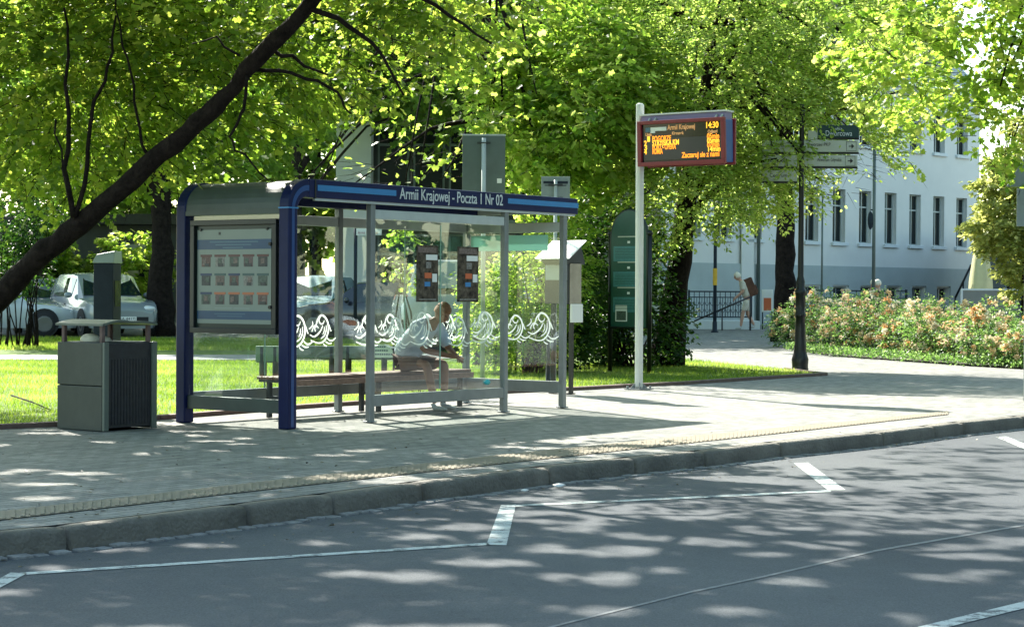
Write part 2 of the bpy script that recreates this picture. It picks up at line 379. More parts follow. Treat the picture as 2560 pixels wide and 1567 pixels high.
def star(n=5):
    pts = [(0, 0, 0)]
    outl = [(0, .06), (.22, .30), (.12, .42), (.48, .62), (.24, .66), (.36, .98), (.0, 1.15)]
    L = [(x, y) for x, y in outl]; Rr = [(-x, y) for x, y in outl[::-1][1:-1]]
    o = L+Rr
    P = [(0, .5, 0)]+[(x, y, -abs(x)*.25+.05*math.sin(y*5)) for x, y in o]
    k = len(o)
    return np.array(P), [(0, 1+i, 1+(i+1) % k) for i in range(k)]
TM = {'maple': star(),
      'oval': (np.array([(0, 0, 0), (.30, .35, .08), (.24, .75, .06), (0, 1.05, -.05), (-.24, .75, .06), (-.30, .35, .08)]), [(0, 1, 2, 3), (0, 3, 4, 5)]),
      'lobed': (np.array([(0, 0, 0), (.42, .30, .05), (.20, .55, .02), (.34, .85, .0), (0, 1.1, -.06), (-.34, .85, 0), (-.20, .55, .02), (-.42, .30, .05)]), [(0, 1, 2, 4), (2, 3, 4), (0, 4, 6, 7), (4, 5, 6)]),
      'quad': (np.array([(0, 0, 0), (.38, .5, .06), (0, 1.0, 0), (-.38, .5, .06)]), [(0, 1, 2, 3)])}

def norm(a): return a/np.maximum(np.linalg.norm(a, axis=1, keepdims=True), 1e-9)
def foliage(name, P, D, size, shape, m, parent=None, tint=None, flat=.7, **tags):
    """P positions, D leaf directions, size array."""
    T, faces = TM[shape]; n = len(P)
    D = norm(D); N = norm(np.array([0, 0, 1.])[None]*flat+rng.normal(0, .5, (n, 3)))
    Sx = norm(np.cross(D, N)); N = np.cross(Sx, D)
    sz = (size*np.ones(n))[:, None, None]
    V = P[:, None, :]+sz*(T[None, :, 0:1]*Sx[:, None, :]+T[None, :, 1:2]*D[:, None, :]+T[None, :, 2:3]*N[:, None, :])
    return np_mesh(name, V.reshape(-1, 3), faces, n, len(T), m, parent, tint, **tags)

def inside(px, py, poly):
    c = np.zeros(len(px), bool); n = len(poly)
    for i in range(n):
        x0, y0 = poly[i]; x1, y1 = poly[(i+1) % n]
        t = ((y0 > py) != (y1 > py)); xi = (x1-x0)*(py-y0)/((y1-y0) if y1 != y0 else 1e-9)+x0
        c ^= t & (px < xi)
    return c
K = 1/math.tan(ELEV)
def xy(L): return [(G(a, b).x, G(a, b).y) for a, b in L]
SUNLIT = [xy([(395, 1048), (745, 1069), (930, 1063), (1200, 1052), (1400, 1092), (1720, 1078), (1900, 1060), (2250, 1052), (2640, 1030), (2640, 1003), (2150, 985), (1900, 974), (1700, 962), (1500, 968), (1265, 980), (914, 1005), (749, 1015)]),
          xy([(-60, 895), (1420, 925), (1600, 955), (1500, 972), (914, 1010), (440, 1040), (300, 1015), (-60, 985)]),
          [(-2.262+.598*a-.801*b, 19.586+.801*a+.598*b) for a, b in ((1.9, .3), (3.7, .3), (3.7, -.75), (1.9, -.75))],
          xy([(1700, 888), (1850, 875), (2640, 935), (2640, 950), (2100, 928), (1800, 915)])]
GAPS = []
for _i in range(1900):
    _x = rng.uniform(-5.5, 9); _y = rng.uniform(8., 21.)
    _p = min(1, max(.10, .24+.085*(_x+.25*(_y-10))))
    if rng.random() < _p: GAPS.append((_x, _y, rng.uniform(.05, .12)+.14*rng.random()**4, rng.uniform(.06, .30)))
GAPS = np.array(GAPS)
def gap_filter(P):
    gx = P[:, 0]+math.sin(AZ)*K*P[:, 2]; gy = P[:, 1]-math.cos(AZ)*K*P[:, 2]; bad = np.zeros(len(P), bool)
    for x, y, a, b in GAPS:
        bad |= ((gx-x)/(b+.03))**2+((gy-y)/(a+.05))**2 < 1
    return ~bad
def bg_filter(P, keep=.16):
    gx = P[:, 0]+math.sin(AZ)*K*P[:, 2]; gy = P[:, 1]-math.cos(AZ)*K*P[:, 2]
    return ~((gx > -5) & (gx < 14) & (gy > 25) & (gy < 46)) | (rng.random(len(P)) < keep)
def sun_filter(P, keep=.03):
    gx = P[:, 0]+math.sin(AZ)*K*P[:, 2]; gy = P[:, 1]-math.cos(AZ)*K*P[:, 2]
    bad = np.zeros(len(P), bool)
    for q in SUNLIT: bad |= inside(gx, gy, q)
    return (~bad | (rng.random(len(P)) < keep)) & gap_filter(P)

def ell_sample(vols, n, shell=.55):
    vols = np.array([tuple(v)+(1.,)*(7-len(v)) for v in vols], float); wgt = vols[:, 3]*vols[:, 4]*vols[:, 5]*(vols[:, 6] if vols.shape[1] > 6 else 1); wgt /= wgt.sum()
    k = rng.choice(len(vols), n, p=wgt); d = norm(rng.normal(0, 1, (n, 3))); r = rng.random(n)**(1/3*shell)
    return vols[k, :3]+d*r[:, None]*vols[k, 3:6], d
def sprays(C, D, nleaf, length, spread=.10):
    """leaf positions on twigs starting at C along D"""
    n = len(C); Dt = norm(D*np.array([1, 1, .35])+rng.normal(0, .45, (n, 3))*np.array([1, 1, .5])+np.array([0, 0, -.12]))
    P = []; L = []; I = []
    for j in range(nleaf):
        s = (j+.5)/nleaf; side = 1 if j % 2 else -1
        sd = norm(np.cross(Dt, np.array([0, 0, 1.])))
        p = C+Dt*(s*length*(.8+.4*rng.random(n)))[:, None]+sd*side*spread*.35*rng.random((n, 1))+rng.normal(0, spread*.35, (n, 3))
        p[:, 2] -= .10*s*s*length
        P.append(p); L.append(norm(Dt*.7+sd*side*.8+rng.normal(0, .3, (n, 3))+np.array([0, 0, -.25]))); I.append(np.arange(n))
    return np.concatenate(P), np.concatenate(L), Dt, np.concatenate(I)
def twigs_mesh(C, Dt, length, r, name, parent, m='bark'):
    n = len(C); A = C; B = C+Dt*length; B = B.copy(); B[:, 2] -= .08*length
    a = norm(np.cross(Dt, np.array([.3, .2, 1.]))); b = np.cross(Dt, a)
    V = np.stack([A+a*r, A-a*r*.5+b*r*.87, A-a*r*.5-b*r*.87, B], 1).reshape(-1, 3)
    return np_mesh(name, V, [(0, 1, 3), (1, 2, 3), (2, 0, 3)], n, 4, m, parent)

def tree(name, label, group, vols, trunk, branches, ntwig, nleaf, tlen, size, shape, m, bark='bark', keepf=None, sunf=True, shell=.8, flat=.7, twigs=False, cat='tree', extra=None, trunk_n=12):
    base = Vector(trunk[0][0]); t = empty(name, base, 0, label, cat, group)
    off = np.array(base)
    C, D = ell_sample(vols, ntwig, shell)
    if extra is not None: C = np.concatenate([C, extra[0]]); D = np.concatenate([D, extra[1]])
    P, L, Dt, I = sprays(C, D, nleaf, tlen)
    k = P[:, 2] > .05
    if sunf: k &= sun_filter(P)
    if base.y > 50: k &= bg_filter(P)
    if keepf is not None: k &= keepf(P)
    tt = np.clip(rng.normal(.5, .22, len(C))[I]+rng.normal(0, .16, len(P)), 0, 1)
    P, L, tt = P[k], L[k], tt[k]
    foliage('crown', P-off, L, size*(.7+.6*rng.random(len(P))), shape, m, t, tt, flat)
    if twigs:
        kt = np.zeros(len(C), bool); kt[np.unique(I[k])] = True
        twigs_mesh((C-off)[kt], Dt[kt], tlen, .006, 'twigs', t)
    mb = MB(); tp = [Vector(p[0])-base for p in trunk]; tr = [p[1] for p in trunk]
    # resample with wobble
    pts, rr = [], []
    for i in range(len(tp)-1):
        for j in range(4):
            s = j/4; q = tp[i].lerp(tp[i+1], s); r = tr[i]*(1-s)+tr[i+1]*s
            if i+j > 0: q = q+Vector(rng.normal(0, r*.10, 3))
            pts.append(q); rr.append(r*(1+.06*rng.normal()))
    pts.append(tp[-1]); rr.append(tr[-1])
    mb.tube(pts, rr, trunk_n)
    for br in branches:
        bp = [Vector(p)-base for p in br[0]]; q = []; r2 = []
        for i in range(len(bp)-1):
            for j in range(3):
                s = j/3; q.append(bp[i].lerp(bp[i+1], s)+Vector(rng.normal(0, .02, 3))*(1 if i+j else 0)); f = (i+s)/(len(bp)-1)
                r2.append(br[1]*(1-f)+br[2]*f)
        q.append(bp[-1]); r2.append(br[2]); mb.tube(q, r2, 6)
    mb.build('trunk', bark, t)
    return t
def auto_branches(trunk, vols, n, r0, r1=.01, seed=0):
    rr = random.Random(seed); out = []
    for i in range(n):
        v = rr.choice(vols); a = rr.randint(max(0, len(trunk)//2-1), len(trunk)-1); p = Vector(trunk[a][0])
        if a < len(trunk)-1: p = p.lerp(Vector(trunk[a+1][0]), rr.random())
        e = Vector((v[0]+rr.uniform(-.7, .7)*v[3], v[1]+rr.uniform(-.7, .7)*v[4], v[2]+rr.uniform(-.5, .7)*v[5]))
        m1 = p.lerp(e, .45)+Vector((rr.uniform(-.2, .2), rr.uniform(-.2, .2), .12*(e-p).length))
        out.append(([p, m1, e], r0*rr.uniform(.6, 1), r1))
    return out

# ================================================================== SETTING
TH = R(53.28); LD = Vector((math.cos(TH), math.sin(TH), 0)); WD = Vector((-math.sin(TH), math.cos(TH), 0))   # street direction / away from road

# terrain out to the horizon
mb = MB(); ys = [-60, -20, 0, 20, 38, 60, 90, 130, 400]; xs = [-400, -60, -20, 0, 20, 60, 400]
mb.add([(x, y, tz(min(y, 90))-.19) for y in ys for x in xs],
       [(i*7+k, i*7+k+1, (i+1)*7+k+1, (i+1)*7+k) for i in range(len(ys)-1) for k in range(6)])
mb.build('terrain', 'terrain', kind='structure')

KT = [(0, 1333), (171, 1317), (620, 1262), (836, 1236), (1056, 1207), (1375, 1168), (1588, 1145), (1764, 1128), (1951, 1106), (2208, 1081), (2337, 1065), (2410, 1056), (2560, 1041)]
kp = [G(a, b) for a, b in KT]
d0 = (kp[1]-kp[0]).normalized(); d1 = (kp[-1]-kp[-3]).normalized()
kpl = [kp[0]-d0*(.9*i) for i in range(14, 0, -1)]+kp[1:]+[kp[-1]+d1*(.9*i) for i in range(1, 18)]
def perp(i, L):
    a = (L[min(i+1, len(L)-1)]-L[max(i-1, 0)]).normalized(); return Vector((a.y, -a.x, 0))   # towards the road
kn = [perp(i, kpl) for i in range(len(kpl))]
mb = MB(); gap = .04
for i in range(len(kpl)-1):
    a, b = kpl[i], kpl[i+1]; t = (b-a).normalized(); a2 = a+t*gap*.5; b2 = b-t*gap*.5; rows = []
    nseg = max(2, int((b2-a2).length/.12))
    for j in range(nseg+1):
        s = j/nseg; p = a2.lerp(b2, s); q = kn[i].lerp(kn[i+1], s).normalized(); jt = random.uniform(-.004, .004)
        e = .012 if j in (0, nseg) else 0
        prof = [(-.14, -.22), (-.14, -.004-e*.5), (-.05, 0.0-e*.4+jt*.3), (-.028, -.002-e*.6+jt*.5), (-.008, -.012-e*.6+jt), (0.+jt*.6, -.036+jt-e*.2), (.006+jt, -.09), (.010+jt*.5, -.22)]
        rows.append([p+q*u+Vector((0, 0, v+.002)) for u, v in prof])
    n = len(prof); vs = [x for r in rows for x in r]; fs = []
    for j in range(nseg):
        for k in range(n-1): fs.append((j*n+k, (j+1)*n+k, (j+1)*n+k+1, j*n+k+1))
    fs += [tuple(range(n)), tuple(nseg*n+k for k in range(n))[::-1]]
    mb.add(vs, fs, True)
mb.build('kerb', 'kerbstone', kind='structure')
# pavement (one sheet from the kerb back) and road
back = [kpl[i]-kn[i]*.146 for i in range(len(kpl))]
far = [(60, 38), (60, 90), (-60, 90), (-60, 38), (-40, 20)]
pav = [(p.x, p.y) for p in back]
mb = MB()
# near part flat up to Y=38, far part follows the rise
np_ = [(p[0], p[1], 0) for p in pav]+[(60, 38, 0), (-60, 38, 0)]
if pav[-1][1] > 38: pass
mb.add([(x, y, -.003) for x, y, z in np_], [tuple(range(len(np_)))])
mb.add([(-60, 38, -.003), (60, 38, -.003), (60, 90, tz(90)-.003), (-60, 90, tz(90)-.003)], [(0, 1, 2, 3)])
mb.build('pavement', 'paving', kind='structure')
mb = MB(); mb.add([(x.x, x.y, -.20) for x in back]+[(x.x, x.y, 0.) for x in back], [(i, i+1, len(back)+i+1, len(back)+i) for i in range(len(back)-1)])
mb.build('kerb_joint', 'joint', kind='structure')
rd = [(p+kn[i]*.0) for i, p in enumerate(kpl)]
sheet('road', [(p.x, p.y, -.14) for p in rd]+[(60, 20, -.14), (60, -40, -.14), (-60, -40, -.14)], 'asphalt')
# setts in the gutter
mb = MB(); acc = 0
for i in range(len(kpl)-1):
    a, b = kpl[i]+kn[i]*.015, kpl[i+1]+kn[i+1]*.015; t = (b-a).normalized(); L = (b-a).length; s = 0
    while s < L-.06:
        ln = random.uniform(.10, .17); w_ = random.uniform(.085, .115); p = a+t*s; q = kn[i]; z = -.128+random.uniform(-.006, .006)
        e = min(ln-.018, L-s); c = [p+q*.008+t*.006, p+t*e+q*.006, p+t*(e-.012)+q*w_, p+t*.012+q*(w_-.01)]
        top = [Vector((v.x, v.y, z)) for v in c]; bot = [Vector((v.x, v.y, -.16)) for v in c]
        mb.add(top+bot, [(0, 1, 2, 3)[::-1], (0, 1, 5, 4), (1, 2, 6, 5), (2, 3, 7, 6), (3, 0, 4, 7)]); s += ln
mb.build('gutter_setts', 'sett', kind='structure', bevel=.008)
# tactile strip with ribs
T0 = [G(a, b) for a, b in [(0, 1300), (620, 1229), (1280, 1156), (1700, 1110), (2049, 1072), (2371, 1036)]]
T1 = [G(a, b) for a, b in [(0, 1279), (620, 1208), (1280, 1134), (1700, 1092), (2049, 1060), (2371, 1028)]]
T0 = [T0[0]-(T0[1]-T0[0])*1.2]+T0; T1 = [T1[0]-(T1[1]-T1[0])*1.2]+T1
mb = MB(); n = len(T0)
mb.add([(p.x, p.y, .004) for p in T0]+[(p.x, p.y, .004) for p in T1], [(i, i+1, n+i+1, n+i) for i in range(n-1)])
for i in range(n-1):
    L = (T0[i+1]-T0[i]).length; k = int(L/.075)
    for j in range(k):
        for (s0, s1) in ((j/k, (j+.5)/k),):
            a, b = T0[i].lerp(T0[i+1], s0), T0[i].lerp(T0[i+1], s1); c, d = T1[i].lerp(T1[i+1], s1), T1[i].lerp(T1[i+1], s0)
            a, b, c, d = [v.lerp((a+c)/2, .10) for v in (a, b, c, d)]
            mb.add([(v.x, v.y, .009) for v in (a, b, c, d)]+[(v.x, v.y, .003) for v in (a, b, c, d)], [(0, 1, 2, 3), (0, 4, 5, 1), (2, 6, 7, 3), (0, 3, 7, 4), (1, 5, 6, 2)])
mb.build('tactile_paving', 'tactile', kind='structure')
# road markings
polys = [[(-80, 1490), (26, 1432), (68, 1433.5), (-80, 1512)], [(50, 1432), (1218, 1357), (1224, 1362.5), (68, 1437)],
         [(1216, 1362.5), (1252, 1263), (1290, 1261), (1266, 1363.5)], [(1288, 1262.5), (2075, 1225), (2078, 1230), (1288, 1267)],
         [(1984, 1158), (2020, 1157), (2114, 1225), (2070, 1226)], [(2490, 1093), (2516, 1091.5), (2700, 1160), (2700, 1182)],
         [(2700, 1470), (2700, 1487), (2371, 1568), (2200, 1610), (2140, 1610), (2298, 1567)]]
mb = MB()
for q in polys: mb.add([(v.x, v.y, -.136) for v in [G(a, b, -.14) for a, b in q]], [tuple(range(len(q)))])
mb.build('road_markings', 'marking_worn', kind='structure')
sp = [(1200, 1612), (1379, 1567), (1727, 1480), (1903, 1443), (2194, 1376), (2560, 1313), (2700, 1290)]
g1 = [G(a, b-2.2, -.14) for a, b in sp]; g2 = [G(a, b+2.2, -.14) for a, b in sp]; n = len(sp)
mb = MB(); mb.add([(v.x, v.y, -.137) for v in g1+g2], [(i, n+i, n+i+1, i+1) for i in range(n-1)])
mb.build('road_seam', 'seam', kind='structure')

# lawn beside the pavement
le_px = [(-700, 1110), (0, 1071), (145, 1064), (390, 1048), (749, 1020), (914, 1009), (1265, 982), (1450, 974), (1590, 966), (1700, 961), (1850, 951), (2060, 938)]
le = [G(a, b) for a, b in le_px]
up_px = [(1960, 924), (1820, 910), (1700, 897), (1640, 885)]
up = [G(a, b) for a, b in up_px]+[Vector((2.6, 38, 0)), Vector((-25, 38, 0))]
sheet('lawn', [(p.x, p.y, .012) for p in le+up], 'grass')
sheet('far_lawn', [(-25, 38.05, .016), (3.0, 38.05, .016), (3.2, 50, tz(50)+.016), (-25, 50, tz(50)+.016)], 'grass')
mb = MB()
for i in range(len(le)-1):
    a, b = le[i], le[i+1]; t = (b-a).normalized(); q = Vector((t.y, -t.x, 0))
    mb.prism([a+Vector((0, 0, -.02)), a+q*.07+Vector((0, 0, -.02)), a+q*.07+Vector((0, 0, .045)), a+Vector((0, 0, .05))], b-a)
a = le[-1]; b = up[0]
mb.prism([a, a+Vector((.05, .05, 0)), a+Vector((.05, .05, .04)), a+Vector((0, 0, .04))], b-a)
mb.build('lawn_edging', 'edging', kind='structure')
pf = [(-25, 37.2), (-12, 37.4), (-4, 38.6), (2.6, 41), (2.6, 43.4), (-4, 41), (-12, 39.6), (-25, 39.4)]
sheet('path', [(x, y, tz(y)+.022) for x, y in pf], 'path')
sheet('parking_road', [(-60, 50, tz(50)+.010), (2.4, 50, tz(50)+.010), (2.6, 62, tz(62)+.010), (-60, 62, tz(62)+.010)], 'asphalt')

# grass blades
def scatter_in(poly, n):
    xs_ = [p[0] for p in poly]; ys_ = [p[1] for p in poly]; x = rng.uniform(min(xs_), max(xs_), n*2); y = rng.uniform(min(ys_), max(ys_), n*2)
    k = inside(x, y, poly); return x[k], y[k]
def blades(name, poly, n, h, wdt, m='blade', z0=0., parent=None, **k):
    x, y = scatter_in(poly, n); P = np.stack([x, y, np.array([tz(v) for v in y])+z0], 1); px, py = proj(P)
    kk = (px > -150) & (px < 2710); P = P[kk]; c = len(P)
    D = norm(rng.normal(0, .35, (c, 3))*np.array([1, 1, 0])+np.array([0, 0, 1.])); a = rng.random(c)*2*math.pi
    s = np.stack([np.cos(a), np.sin(a), 0*a], 1)*wdt; hh = (h*(.5+rng.random(c)))[:, None]
    V = np.stack([P-s, P+s, P+D*hh], 1).reshape(-1, 3)
    tn_ = .5+.20*np.sin(P[:, 0]*1.7+1.3*np.sin(P[:, 1]*.9))+.16*np.sin(P[:, 1]*2.3+P[:, 0]*.7)+rng.normal(0, .2, c)
    return np_mesh(name, V, [(0, 1, 2)], c, 3, m, parent, np.clip(tn_, 0, 1), **k)
lp = [(p.x, p.y) for p in le+up]
blades('grass', lp, 230000, .055, .006, kind='stuff', label='bright green mown grass of the lawn behind the bus shelter', category='grass')
blades('grass', [(-16, 42), (2.6, 43.5), (3, 50), (-16, 50)], 40000, .08, .012, kind='stuff', label='grass of the strip in front of the parked cars', category='grass')

# ================================================================== BUS SHELTER
SO = Vector((-2.2621, 19.5859, 0)); SL, SW, SH = 4.88, 1.48, 2.53
sh = empty('bus_shelter', SO, TH, 'blue and grey glass bus shelter with lettered roof edge standing on the pavement', 'bus shelter')
cw = .068
def section_sweep(y0, y1, m_out, name):
    # column bending over into the roof edge; path in local x-z
    mb = MB(); hw = cw; rad = .30; n = 10
    outer = [(-hw, 0.), (-hw, SH-rad)]+[(-hw+rad*(1-math.cos(a)), SH-rad+rad*math.sin(a)) for a in [math.pi/2*i/n for i in range(1, n+1)]]
    ri = .115
    inner = [(hw, 0.), (hw, SH-rad)]+[(-hw+rad-(rad-.136-.06*i/n)*math.cos(math.pi/2*i/n), SH-rad+(rad-.136-.054*i/n)*math.sin(math.pi/2*i/n)) for i in range(1, n+1)]
    k = len(outer); vs = []
    for y in (y0, y1): vs += [(x, y, z) for x, z in outer]+[(x, y, z) for x, z in inner]
    fs = []
    for i in range(k-1):
        fs += [(i, i+1, k+i+1, k+i), (2*k+i, 3*k+i, 3*k+i+1, 2*k+i+1), (i, 2*k+i, 2*k+i+1, i+1), (k+i, k+i+1, 3*k+i+1, 3*k+i)]
    fs += [(0, k, 3*k, 2*k), (k-1, 3*k-1, 4*k-1, 2*k-1)]
    mb.add(vs, fs)
    return mb, outer, inner
for y0, y1 in ((-cw, cw), (SW-cw, SW+cw)):
    mb, outer, inner = section_sweep(y0, y1, 'blue', 'column')
    c = mb.build('column', 'blue', sh, bevel=.012)
    if y0 < 0:
        s = MB(); k = len(outer); a = [(outer[i][0]*.66+inner[i][0]*.34, outer[i][1]*.66+inner[i][1]*.34) for i in range(k)]; b = [(outer[i][0]*.36+inner[i][0]*.64, outer[i][1]*.36+inner[i][1]*.64) for i in range(k)]
        s.add([(x, y0-.003, z+(.02 if z < .1 else 0)) for x, z in a]+[(x, y0-.003, z+(.02 if z < .1 else 0)) for x, z in b], [(i, i+1, k+i+1, k+i) for i in range(k-1)])
        s.build('colour_strip', 'blue_mid', c)
        j = MB(); j.box(-cw-.004, cw+.004, y0-.005, y1+.003, 2.222, 2.236); j.build('joint_ring', 'blue_light', c)
x0 = -cw+.30
for y0, y1, front in ((-cw, cw-.01, 1), (SW-cw+.01, SW+cw, 0)):
    mb = MB(); mb.box(x0, SL+.14, y0, y1, SH-.19, SH)
    f = mb.build('fascia', 'blue', sh, bevel=.008)
    if front:
        s = MB(); s.box(.36, 1.60, y0-.004, y0, SH-.115, SH-.055); s.build('colour_strip', 'blue_light', f)
        s = MB(); s.box(3.60, SL+.142, y0-.004, y0, SH-.115, SH-.055); s.build('colour_strip', 'blue_light', f)
        s = MB(); s.box(.315, .335, y0-.006, y0+.02, SH-.195, SH+.003); s.build('joint_cover', 'frame_dark', f)
        s = MB(); s.box(.34, SL+.10, y0+.015, y0+.05, SH-.215, SH-.188); s.build('lower_trim', 'grey_light', f)
        t = text('Armii Krajowej - Poczta 1 Nr 02', 'lettering', 'lettering', f, (1.66, y0-.003, SH-.142), .175, (R(90), 0, 0), 1.84, .002, bold=.0008)
# roof skin
mb = MB(); n = 8; prof = []
rad = .27; th_ = .022
po = [(-cw+.012, 2.175), (-cw+.012, SH-.30)]+[(-cw+.30-.288*math.cos(math.pi/2*i/n), SH-.30+.285*math.sin(math.pi/2*i/n)) for i in range(1, n+1)]+[(SL+.10, SH-.015)]
pi_ = [(x+th_, z) if i < 2 else (x+th_*max(0, 1-(i-1)/n), z-th_*min(1, (i-1)/n)) for i, (x, z) in enumerate(po)]
k = len(po); vs = [(x, y, z) for y in (cw-.012, SW-cw+.012) for x, z in po+pi_]
fs = [(i, 2*k+i, 2*k+i+1, i+1) for i in range(k-1)]+[(k+i, k+i+1, 3*k+i+1, 3*k+i) for i in range(k-1)]
mb.add(vs, fs, False)
mb.box(-cw+.004, cw-.02, cw, SW-cw, 2.17, 2.215)
mb.build('roof', 'roof_skin', sh)
mb = MB(); mb.box(SL+.06, SL+.12, cw, SW-cw, SH-.18, SH-.02)
for x in (1.27, 2.45, 3.63): mb.box(x-.03, x+.03, cw, SW-cw, SH-.10, SH-.04)
mb.build('roof_beam', 'grey_light', sh, bevel=.004)
# posts
for x, y in ((1.27, 0.), (3.63, 0.), (4.81, 0.), (4.81, SW), (2.42, SW)):
    mb = MB(); h = .036; mb.box(x-h, x+h, y-h, y+h, .004, SH-.19); mb.box(x-h-.02, x+h+.02, y-h-.02, y+h+.02, .003, .018)
    mb.build('post', 'grey_metal', sh, bevel=.008)
# rails
def rail(name, xa, xb, ya, yb, z0, z1, m='grey_metal'):
    mb = MB(); mb.box(xa, xb, ya, yb, z0, z1); mb.build(name, m, sh, bevel=.006)
rail('bottom_rail', 1.306, 3.594, -.03, .03, .17, .29); rail('top_rail', 1.306, 3.594, -.025, .025, 2.16, 2.26, 'grey_light')
rail('bottom_rail', -.03, .03, cw, SW-cw, .15, .29, 'roof_skin')
rail('bottom_rail', cw, 2.384, SW-.03, SW+.03, .20, .32); rail('bottom_rail', 2.456, 4.774, SW-.03, SW+.03, .20, .32)
rail('top_rail', cw, 2.384, SW-.025, SW+.025, 2.13, 2.24, 'grey_light'); rail('top_rail', 2.456, 4.774, SW-.025, SW+.025, 2.13, 2.24, 'grey_light')
rail('bottom_rail', 4.78, 4.84, .036, SW-.036, .18, .32); rail('top_rail', 4.785, 4.835, .036, SW-.036, 2.12, 2.24, 'grey_light')
# glass panels
def pane(x0, x1, y0, y1, z0=.30, z1=2.14):
    mb = MB(); mb.box(x0, x1, y0, y1, z0, z1); mb.build('glass_panel', 'glass', sh)
    return
t_ = .004
for a, b in ((1.31, 2.445), (2.455, 3.59)): pane(a, b, -t_, t_, .291, 2.158)
for a, b in ((.075, 1.2), (1.21, 2.38), (2.46, 3.6), (3.61, 4.77)): pane(a, b, SW-t_, SW+t_, .321, 2.129)
pane(4.81-t_, 4.81+t_, .04, SW-.04, .321, 2.119); pane(-t_, t_, cw+.002, SW-cw-.002, .291, 2.169)
ge = mat('glass_edge', (.25, .50, .40), .3)
for x, y in ((2.45, 0.), (1.205, SW), (3.605, SW)):
    mb = MB(); mb.box(x-.005, x+.005, y-.006, y+.006, .322, 2.128); mb.build('glass_joint', ge, sh)
# etched waves (ribbons on the glass)
def ribbon(mb, pts, wd, org, ux, nrm):
    pts = [Vector((p[0], 0, p[1])) for p in pts]; L = []; n = len(pts)
    for i, p in enumerate(pts):
        t = (pts[min(i+1, n-1)]-pts[max(i-1, 0)]); t = t.normalized() if t.length else Vector((1, 0, 0)); q = Vector((-t.z, 0, t.x))
        w_ = wd*(.45+.55*math.sin(math.pi*min(1, max(0, (i+.5)/n)))) if n > 4 else wd
        L.append((p+q*w_, p-q*w_))
    def T(v): return org+ux*v.x+Vector((0, 0, v.z))+nrm*.008
    vs = [T(a) for a, b in L]+[T(b) for a, b in L]
    mb.add(vs, [(i, i+1, n+i+1, n+i) for i in range(n-1)])
def crv(*p, n=10):     # Catmull-Rom through points
    P = [p[0]]+list(p)+[p[-1]]; o = []
    for i in range(1, len(P)-2):
        for j in range(n):
            t = j/n; o.append(tuple(.5*((2*P[i][k])+(-P[i-1][k]+P[i+1][k])*t+(2*P[i-1][k]-5*P[i][k]+4*P[i+1][k]-P[i+2][k])*t*t+(-P[i-1][k]+3*P[i][k]-3*P[i+1][k]+P[i+2][k])*t**3) for k in (0, 1)))
    o.append(p[-1]); return o
def wave(mb, org, ux, nrm, s=1., flip=1):
    def r(*p, w=.012): ribbon(mb, [(x*s*flip, z*s) for x, z in crv(*p)], w*s, org, ux, nrm)
    r((-.24, .10), (-.20, .17), (-.15, .20), (-.12, .27), (-.05, .33), (.03, .31), (.09, .24), (.11, .13), (.07, .02), (-.01, -.05), (-.12, -.06), (-.26, -.02), w=.014)   # crest and back
    r((-.05, .33), (-.09, .26), (-.05, .21), (.0, .22), (.02, .26), w=.010)
    r((-.28, .06), (-.20, .03), (-.12, .06), (-.05, .12), (-.01, .19), w=.012)
    r((-.16, .10), (-.18, .15), (-.14, .18), (-.10, .15), w=.010)
    r((.06, .19), (.06, .11), (.02, .04), (-.05, .0), w=.010)
    r((.02, .17), (.02, .11), (-.01, .06), w=.008)
    r((.12, .20), (.15, .13), (.17, .10), w=.010)
    r((.08, .01), (.14, -.03), (.20, -.03), (.27, .01), w=.011)
    r((.05, -.04), (.11, -.07), (.18, -.07), w=.010)
    r((.0, -.07), (.04, -.10), (.08, -.11), w=.009)
    r((-.30, .14), (-.26, .16), (-.22, .20), (-.23, .25), w=.009)
X = Vector((1, 0, 0)); Yv = Vector((0, 1, 0))
for i, x in enumerate((1.70, 2.15, 2.80, 3.25)): mb = MB(); wave(mb, Vector((x, 0, .84+.03*(i % 2))), X, -Yv, .80+.08*(i % 2), 1); mb.build('etched_wave', 'etch', sh)
for i, x in enumerate((1.75, 2.15, 2.95, 3.35, 4.05, 4.45)): mb = MB(); wave(mb, Vector((x, SW, .82+.03*(i % 2))), X, -Yv, .88-.08*(i % 2), 1); mb.build('etched_wave', 'etch', sh)
for i, y in enumerate((1.15, .68, .28)): mb = MB(); wave(mb, Vector((4.81, y, .86)), -Yv, -X, .85-.1*(i % 2), 1); mb.build('etched_wave', 'etch', sh)
mb = MB(); mb.box(4.794, 4.802, .22, 1.40, 1.90, 2.09); mb.build('frosted_band', 'frost', sh)
# timetables stuck on the front glass
for x0_, x1_, z0_ in ((2.02, 2.39, 1.28), (2.74, 3.12, 1.28)):
    mb = MB(); mb.use('posterdark').box(x0_, x1_, -.016, -.0065, z0_, z0_+.62)
    w_ = x1_-x0_; mb.use('paper_white').box(x0_+w_*.42, x0_+w_*.95, -.019, -.0165, z0_+.46, z0_+.52)
    mb.use('thumb5').box(x0_+w_*.42, x0_+w_*.66, -.019, -.0165, z0_+.37, z0_+.44)
    mb.use('orange').box(x0_+w_*.36, x0_+w_*.68, -.019, -.0165, z0_+.26, z0_+.32)
    mb.use('paper_white').box(x0_+w_*.72, x0_+w_*.94, -.019, -.0165, z0_+.22, z0_+.31)
    mb.use('blue_light').box(x0_+w_*.36, x0_+w_*.62, -.019, -.0165, z0_+.17, z0_+.22)
    mb.use('thumb5').box(x0_+w_*.1, x0_+w_*.9, -.019, -.0165, z0_+.02, z0_+.035)
    mb.use('thumb1').box(x0_+w_*.05, x0_+w_*.9, -.019, -.0165, z0_+.54, z0_+.60)
    mb.build('timetable', None, sh)
